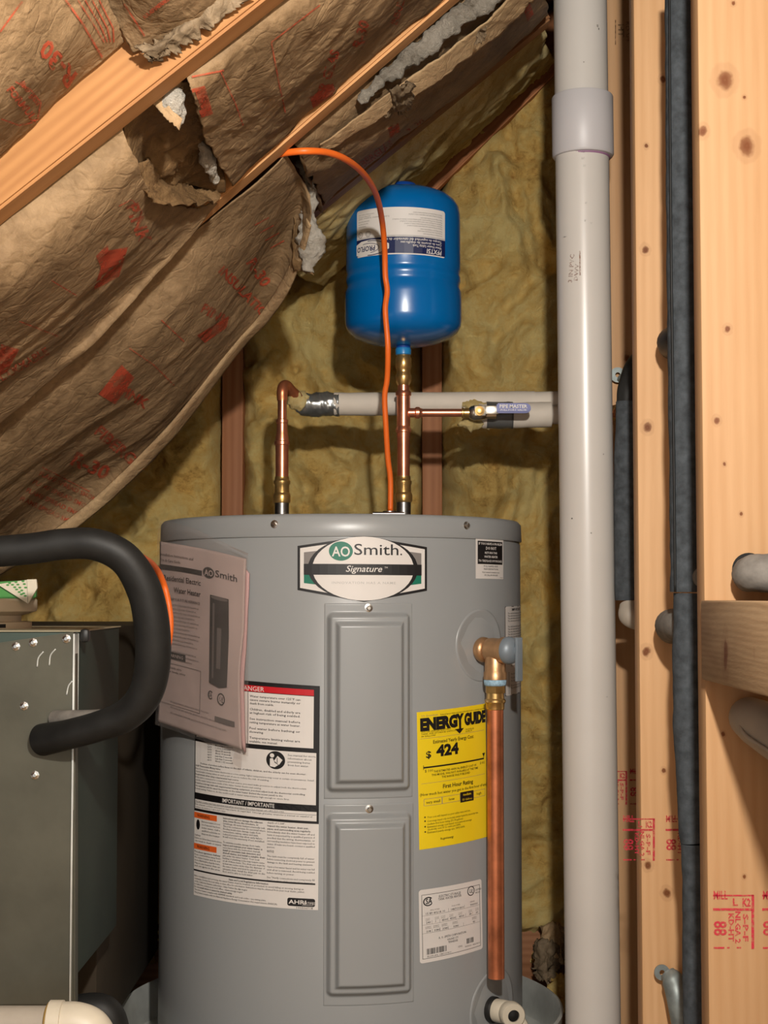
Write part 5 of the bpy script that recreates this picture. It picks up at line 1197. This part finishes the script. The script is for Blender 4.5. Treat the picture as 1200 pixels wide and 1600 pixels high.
# loop of orange cable behind the black line
v, f = stube([P(152, 851, 1.74), P(196, 860, 1.80), P(236, 880, 2.0), P(254, 908, 2.06), P(264, 948, 2.06), P(266, 985, 2.06), P(258, 1030, 2.06), P(240, 1075, 2.06), P(212, 1108, 2.07), P(180, 1124, 2.08)], 0.0043, 90, 14); mesh_obj('orange_cable', v, f, M['orange'], label='short orange cable bulging out beside the black foam loop', cat='cable')

# ------------------------------------------------------------------ manual in a clear bag on the heater
mp = thing('manual_pouch', 'instruction manual in a clear plastic bag taped to the heater', 'manual', P(315, 1180, 2.2))
def pd(px): 
    t = (px - 250) / 135.0; return 2.268 - 0.118 * t - 0.012 * math.sin(math.pi * min(1, max(0, t)))
def pq(px, py, o=0.0): return P(px, py, pd(px) - o)
def wav(a, fr, sd): return lambda p, u, v: a * noise.noise(p * fr + Vector((sd, 0, 0)))
SM = Sheet([[pq(249, 846), pq(292, 853), pq(338, 862), pq(383, 873)], [pq(248, 940), pq(292, 946), pq(338, 956, 0.004), pq(381, 968)], [pq(247, 1035), pq(292, 1046), pq(336, 1058, 0.003), pq(374, 1068)], [pq(246, 1127), pq(290, 1142), pq(333, 1157), pq(376, 1171)]])
v, f = SM.mesh(60, 40, wav(0.0035, 12, 2)); man = mesh_obj('manual', v, f, M['paper'], mp); solid(man, 0.0025, -1)
SE = Sheet([[pq(372, 876, -0.004), pq(388, 896, -0.006)], [pq(372, 960, -0.004), pq(386, 962, -0.006)], [pq(366, 1060, -0.004), pq(380, 1062, -0.006)], [pq(368, 1150, -0.004), pq(382, 1176, -0.006)]])
v, f = SE.mesh(30, 6, wav(0.002, 20, 5)); solid(mesh_obj('back_page', v, f, M['paper_pink'], mp, label='pinkish page edges at the right'), 0.004, -1)
def SMs(x, y, off):
    u, w = y / 290, x / 133; p = SM.at(u, w)
    return p + (ORG - p).normalized() * (off + 0.0018) + (ORG - p).normalized() * (0.0035 * noise.noise(p * 12 + Vector((2, 0, 0))))
A0 = Art(SMs); MI, MG, MD = M['manual_ink'], M['manual_grey'], M['manual_dark']
A0.text('Installation Instructions and', 2, 22, 4.6, MI, 52, res=1, off=0.0008); A0.text('Use & Care Guide', 2, 31, 4.6, MI, 32, res=1)
A0.rect(2, 36, 67, 44, MD, 0.0006); A0.text('Residential Electric', 8, 61, 8.5, MI, 57, bold=0.01, off=0.0008); A0.text('Water Heater', 24, 79, 8.5, MI, 41, bold=0.01, off=0.0008)
A0.ellipse(77, 37, 8.5, 9, MD, 0.0006); A0.text('AO', 77, 42, 9.5, M['paper'], 13, 'CENTER', 0.015, off=0.0014); A0.text('Smith', 87, 41, 11, MI, 34, bold=0.006)
A0.text('KEEP FOR FUTURE REFERENCE', 18, 92, 4, MI, 46, res=1)
for i, w in enumerate((44, 40, 46, 38, 44, 42, 30, 46, 44, 36, 42, 0, 40, 44, 34)):
    if w: A0.text('Read and follow all safety messages in this manual before use', 18, 100 + 6 * i, 3, MG, w, res=1)
A0.rect(8, 172, 42, 183, MD, 0.0006); A0.text('WARNING', 26, 180, 5, M['paper'], 24, 'CENTER', res=1, off=0.001)
A0.frame(2, 190, 66, 256, 0.6, MG, 0.0006)
for i, w in enumerate((30, 36)): A0.text('For your family safety', 6, 198 + 6 * i, 3, MI, w, res=1)
A0.poly([(79, 72), (108, 72), (110, 130), (110, 204), (96, 208), (79, 204)], MD, 0.0006)
A0.ellipse(93, 75, 13, 3, MG, 0.0009); A0.poly([(92, 88), (98, 88), (98, 112), (92, 112)], M['manual_ink'], 0.0009); A0.poly([(90, 120), (97, 120), (97, 180), (90, 180)], MG, 0.0009); A0.poly([(83, 84), (86, 84), (86, 196), (83, 196)], MG, 0.0009)
A0.ring(82, 222, 4.2, 6.5, 1.4, MD, 0.0006, a0=40, a1=320); A0.text('SA', 82, 225, 6, MD, 5, 'CENTER', 0.01, res=1); A0.ring(100, 224, 6.8, 9, 1.6, MD, 0.0006); A0.text('UL', 100, 228, 8, MD, 8, 'CENTER', 0.01, res=1, rot=15)
for i, w in enumerate((60, 96, 90)): A0.text('All technical and warranty questions should be directed to the local dealer', 20, 252 + 9 * i, 3, MG, w, res=1)
A0.rect(90, 252, 124, 260, MG, 0.0006)
A0.build(man)
SF = Sheet([[pq(250, 812, -0.004), pq(292, 822, -0.004), pq(338, 842, -0.004), pq(387, 866, -0.004)], [pq(246, 850, 0.005), pq(292, 856, 0.006), pq(338, 866, 0.006), pq(388, 880, 0.003)], [pq(246, 1000, 0.006), pq(292, 1004, 0.010), pq(338, 1010, 0.010), pq(388, 1020, 0.004)], [pq(243, 1132, 0.006), pq(290, 1148, 0.008), pq(335, 1164, 0.008), pq(388, 1182, 0.003)]])
v, f = SF.mesh(70, 40, wav(0.003, 16, 7)); mesh_obj('clear_bag', v, f, M['film'], mp, label='clear plastic film over the manual')
v, f = Sheet([[pq(368, 1170, 0.002), pq(379, 1174, 0.002)], [pq(362, 1192, 0.0), pq(377, 1202, 0.0)]]).mesh(6, 4); mesh_obj('bag_corner', v, f, M['film'], mp)

# ------------------------------------------------------------------ insulated lines between the right studs
d_ = 1.83
vl = thing('insulated_riser', 'tall black foam covered pipe between the two nearest right studs', 'pipe', P(1088, 1640, d_))
cl_ = [(1063, -40), (1064, 200), (1066, 420), (1069, 640), (1071, 800), (1072, 925)]
lo_p = [(1074, 927), (1073, 1000), (1073, 1080), (1074, 1140), (1078, 1210), (1082, 1290), (1085, 1315)]
lo_q = [(1086, 1318), (1088, 1400), (1089, 1500), (1090, 1660)]
for pts, r in ((cl_, 24.5), (lo_p, 21.5), (lo_q, 22)):
    v, f = stube([P(x, y, d_) for x, y in pts], r * px2m(d_), 60, 24, lump=0.0012, lf=18); mesh_obj('foam_sleeve', v, f, M['foam'], vl, auto=60)
v, f = stube([P(x - 17, y, d_ - 0.012) for x, y in cl_], 0.0016, 50, 8); mesh_obj('seam', v, f, M['rubber'], vl)
def part_tube(pts, r, mat, name, label=None, cat='pipe', parent=None, n=36, seg=22, **k):
    v, f = stube([P(*p) for p in pts], r, n, seg, **k); return mesh_obj(name, v, f, mat, parent, label=label, cat=cat if parent is None else None, auto=60)
part_tube([(1052, 540, 2.004), (1050, 534, 1.95), (1062, 530, 1.90), (1078, 530, 1.87)], [0.019, 0.019, 0.018, 0.017], M['rubber'], 'foam_elbow', 'upper black foam elbow coming out of the middle right stud')
part_tube([(1050, 982, 2.004), (1049, 977, 1.95), (1062, 976, 1.90), (1080, 976, 1.875)], [0.020, 0.0205, 0.020, 0.019], M['greyfoam'], 'foam_elbow', 'grey foam elbow coming out of the middle right stud beside the black pipe')
part_tube([(1099, 902, 1.775), (1102, 902, 1.74), (1112, 902, 1.66), (1117, 902, 1.642)], 0.0125, M['greyfoam'], 'foam_stub', 'dark foam stub behind the edge of the nearest right stud', n=20)
v, f = lathe([(0.0175, 0), (0.0175, 0.0008)], P(1170, 890, 1.5992), (0, -1, 0), 28); v = [Vector((p.x, p.y, p.z)) for p in v]
mesh_obj('bored_hole', v, f, M['dark'], s1, smooth=False)
part_tube([(1168, 897, 1.594), (1172, 896, 1.57), (1182, 895, 1.558), (1215, 895, 1.55), (1290, 896, 1.545)], [0.014, 0.0185, 0.0195, 0.0195, 0.0195], M['greyfoam'], 'foam_elbow', 'scuffed grey foam pipe above the wood block at the right edge', lump=0.0012, lf=40)
cd = part_tube([(1172, 1120, 1.596), (1172, 1122, 1.575), (1188, 1132, 1.555), (1222, 1156, 1.54), (1290, 1200, 1.52)], [0.016, 0.0215, 0.024, 0.0245, 0.0245], M['conduit'], 'drain_line', 'smooth grey pipe below the wood block at the right edge')
v, f = stube([P(1156, 1128, 1.553), P(1162, 1146, 1.540), P(1186, 1164, 1.528), P(1240, 1196, 1.512)], 0.0022, 24, 10); mesh_obj('seam', v, f, M['conduit'], cd)
part_tube([(1018, 552, 2.30), (996, 574, 2.25), (984, 606, 2.235), (980, 632, 2.23)], [0.019, 0.0185, 0.0175, 0.016], M['rubber'], 'foam_elbow', 'black foam elbow at the top of the short black pipe beside the drain pipe')
part_tube([(980, 628, 2.23), (977, 780, 2.23), (979, 938, 2.23)], 0.0165, M['foam'], 'insulated_riser', 'short black foam covered pipe in the bay right beside the white drain pipe', n=40, lump=0.001, lf=20)
part_tube([(982, 946, 2.22), (984, 962, 2.21), (1000, 968, 2.21), (1030, 968, 2.22)], [0.013, 0.0155, 0.0155, 0.0155], M['conduit'], 'foam_elbow', 'pale grey elbow at the foot of the short black pipe')
# brass stub by the far stud, pipe straps
bf = thing('brass_fitting', 'brass nut with copper stub just right of the white drain pipe', 'fitting', P(964, 650, 2.41))
v, f = lathe([(0.014, 0), (0.014, 0.014)], P(962, 646, 2.40), (0.35, -1, 0), 6); mesh_obj('nut', v, f, M['brass'], bf, smooth=False)
v, f = stube([P(966, 646, 2.385), P(974, 648, 2.35), P(978, 660, 2.33), P(978, 700, 2.33)], 0.0095, 20, 16); mesh_obj('copper_stub', v, f, M['copper_dark'], bf)
def strap(name, c, d, label, tail):
    o = thing(name, label, 'clamp', P(c[0], c[1] + 12, d)); bm_ = MB()
    u_ = px2m(d); n = 24; ro, ri = 12 * u_, 4 * u_; c0 = P(c[0], c[1], d); v = []; f = []
    for k in range(n):
        a = 2 * math.pi * k / n; dx, dz = math.cos(a), math.sin(a)
        for r in (ri, ro):
            for t in (-0.0025, 0): v.append(c0 + Vector((dx * r, t, dz * r)))
    for k in range(n):
        a, b = k * 4, ((k + 1) % n) * 4
        f += [(a, b, b + 2, a + 2), (a + 1, a + 3, b + 3, b + 1), (a + 2, b + 2, b + 3, a + 3), (a, a + 1, b + 1, b)]
    mesh_obj('eyelet', v, f, M['strap'], o, auto=30)
    v, f = stube([P(*p) for p in tail[0]], tail[1], 24, 16); mesh_obj('strap_body', v, f, M['strap'], o, auto=60)
strap('pipe_strap', (965, 586), 2.41, 'small zinc pipe strap eyelet right of the drain pipe', ([(970, 590, 2.405), (984, 600, 2.39), (992, 612, 2.38)], [0.007, 0.009, 0.009]))
strap('pipe_strap', (1034, 1519), 2.0, 'zinc pipe strap low on the middle right stud', ([(1043, 1520, 1.992), (1052, 1534, 1.985), (1060, 1564, 1.975), (1072, 1640, 1.97)], [0.010, 0.0145, 0.0145, 0.013]))
# ------------------------------------------------------------------ lumber stamps
def stamp(stud, d, ox, oy, k, full=True, mat=None):
    mat = mat or M['stamp']; A = Art(lambda x, y, off: P(ox + x * k, oy + y * k, d - off))
    A.rect(0, 1, 64, 3.5, mat, 0.0006, nx=2); A.rect(60, 1, 64.5, 86, mat, 0.0006, nx=1, ny=6); A.rect(0, 22, 61, 26, mat, 0.0006, nx=2)
    A.text('MILL', 23, 8, 13, mat, 22, 'RIGHT', 0.02, res=1, off=0.0006); A.text('L', 31, 18, 11, mat, 8, bold=0.03, res=1, off=0.0006); A.text('K2', 46, 19, 12, mat, 13, bold=0.04, res=1, off=0.0006)
    A.text('88', 2, 42, 19, mat, 23, rot=90, bold=0.025, res=2, off=0.0006); A.text('KD-HT', 24.5, 30, 8, mat, 44, rot=90, bold=0.03, res=1, off=0.0006)
    A.text('NLGA 2', 35, 27, 8, mat, 50, rot=90, bold=0.03, res=1, off=0.0006); A.text('S-P-F', 47, 31, 8, mat, 43, rot=90, bold=0.03, res=1, off=0.0006)
    A.rect(1, 82.5, 18, 85.5, mat, 0.0006, nx=1); A.rect(22, 82.5, 26, 85, mat, 0.0006, nx=1); A.rect(37, 82.5, 44, 85, mat, 0.0006, nx=1)
    for mt, mb in A.L.items(): mb.obj('stamp', mt, stud, smooth=False, kind='stuff')
stamp(s1, 1.60, 1114, 1397, 1.0); stamp(s1, 1.60, 1191, 1397, 1.0)
stamp(s2, 2.01, 973, 1278, 0.78, mat=M['stamp']); stamp(s2, 2.01, 1040, 1278, 0.78)
stamp(s3, 2.42, 940, 1204, 0.62); stamp(s3, 2.42, 984, 1204, 0.62)
A0 = Art(lambda x, y, off: P(x, y, 2.42 - off)); A0.rect(961, 31, 962.5, 70, M['pencil'], 0.0006); A0.text('HT', 966, 38, 9, M['pencil'], 20, rot=90, off=0.0006, bold=0.02); A0.text('KD SPF', 978, 34, 6, M['pencil'], 32, rot=90, off=0.0006)
for mt, mb in A0.L.items(): mb.obj('stamp', mt, s3, smooth=False, kind='stuff')
# ------------------------------------------------------------------ scraps on the floor behind the heater
sc_ = [((838, 1478), (872, 1530), 2.70, 'foil', 'pale torn paper scrap on the floor behind the drain pan'), ((852, 1450), (884, 1500), 2.74, 'kraft_light', 'tan torn paper scrap against the bottom plate by the drain pipe'), ((864, 1545), (892, 1592), 2.66, 'fib', 'yellow fiberglass scrap on the floor beside the drain pan')]
for (a0, b0, d0_, mt, lb) in sc_:
    c = [[P(a0[0], a0[1], d0_), P((a0[0] + b0[0]) / 2, a0[1] - 8, d0_ - 0.02), P(b0[0], a0[1] + 6, d0_)], [P(a0[0] - 6, (a0[1] + b0[1]) / 2, d0_ - 0.03), P((a0[0] + b0[0]) / 2, (a0[1] + b0[1]) / 2, d0_ - 0.05), P(b0[0] + 6, (a0[1] + b0[1]) / 2, d0_ - 0.02)], [P(a0[0], b0[1], d0_ - 0.04), P((a0[0] + b0[0]) / 2, b0[1] + 5, d0_ - 0.06), P(b0[0], b0[1], d0_ - 0.03)]]
    v, f = Sheet(c).mesh(30, 30, crinkle(0.012, 22, d0_ * 7), jag0=0.12, jag1=0.12, jagv0=0.15, jagv1=0.15)
    dz = min(p.z for p in v); v = [Vector((p.x, p.y, p.z - min(0, dz - 0.002))) for p in v]
    solid(mesh_obj('insulation_scrap', v, f, M[mt], label=lb, cat='scrap'), 0.002, -1)
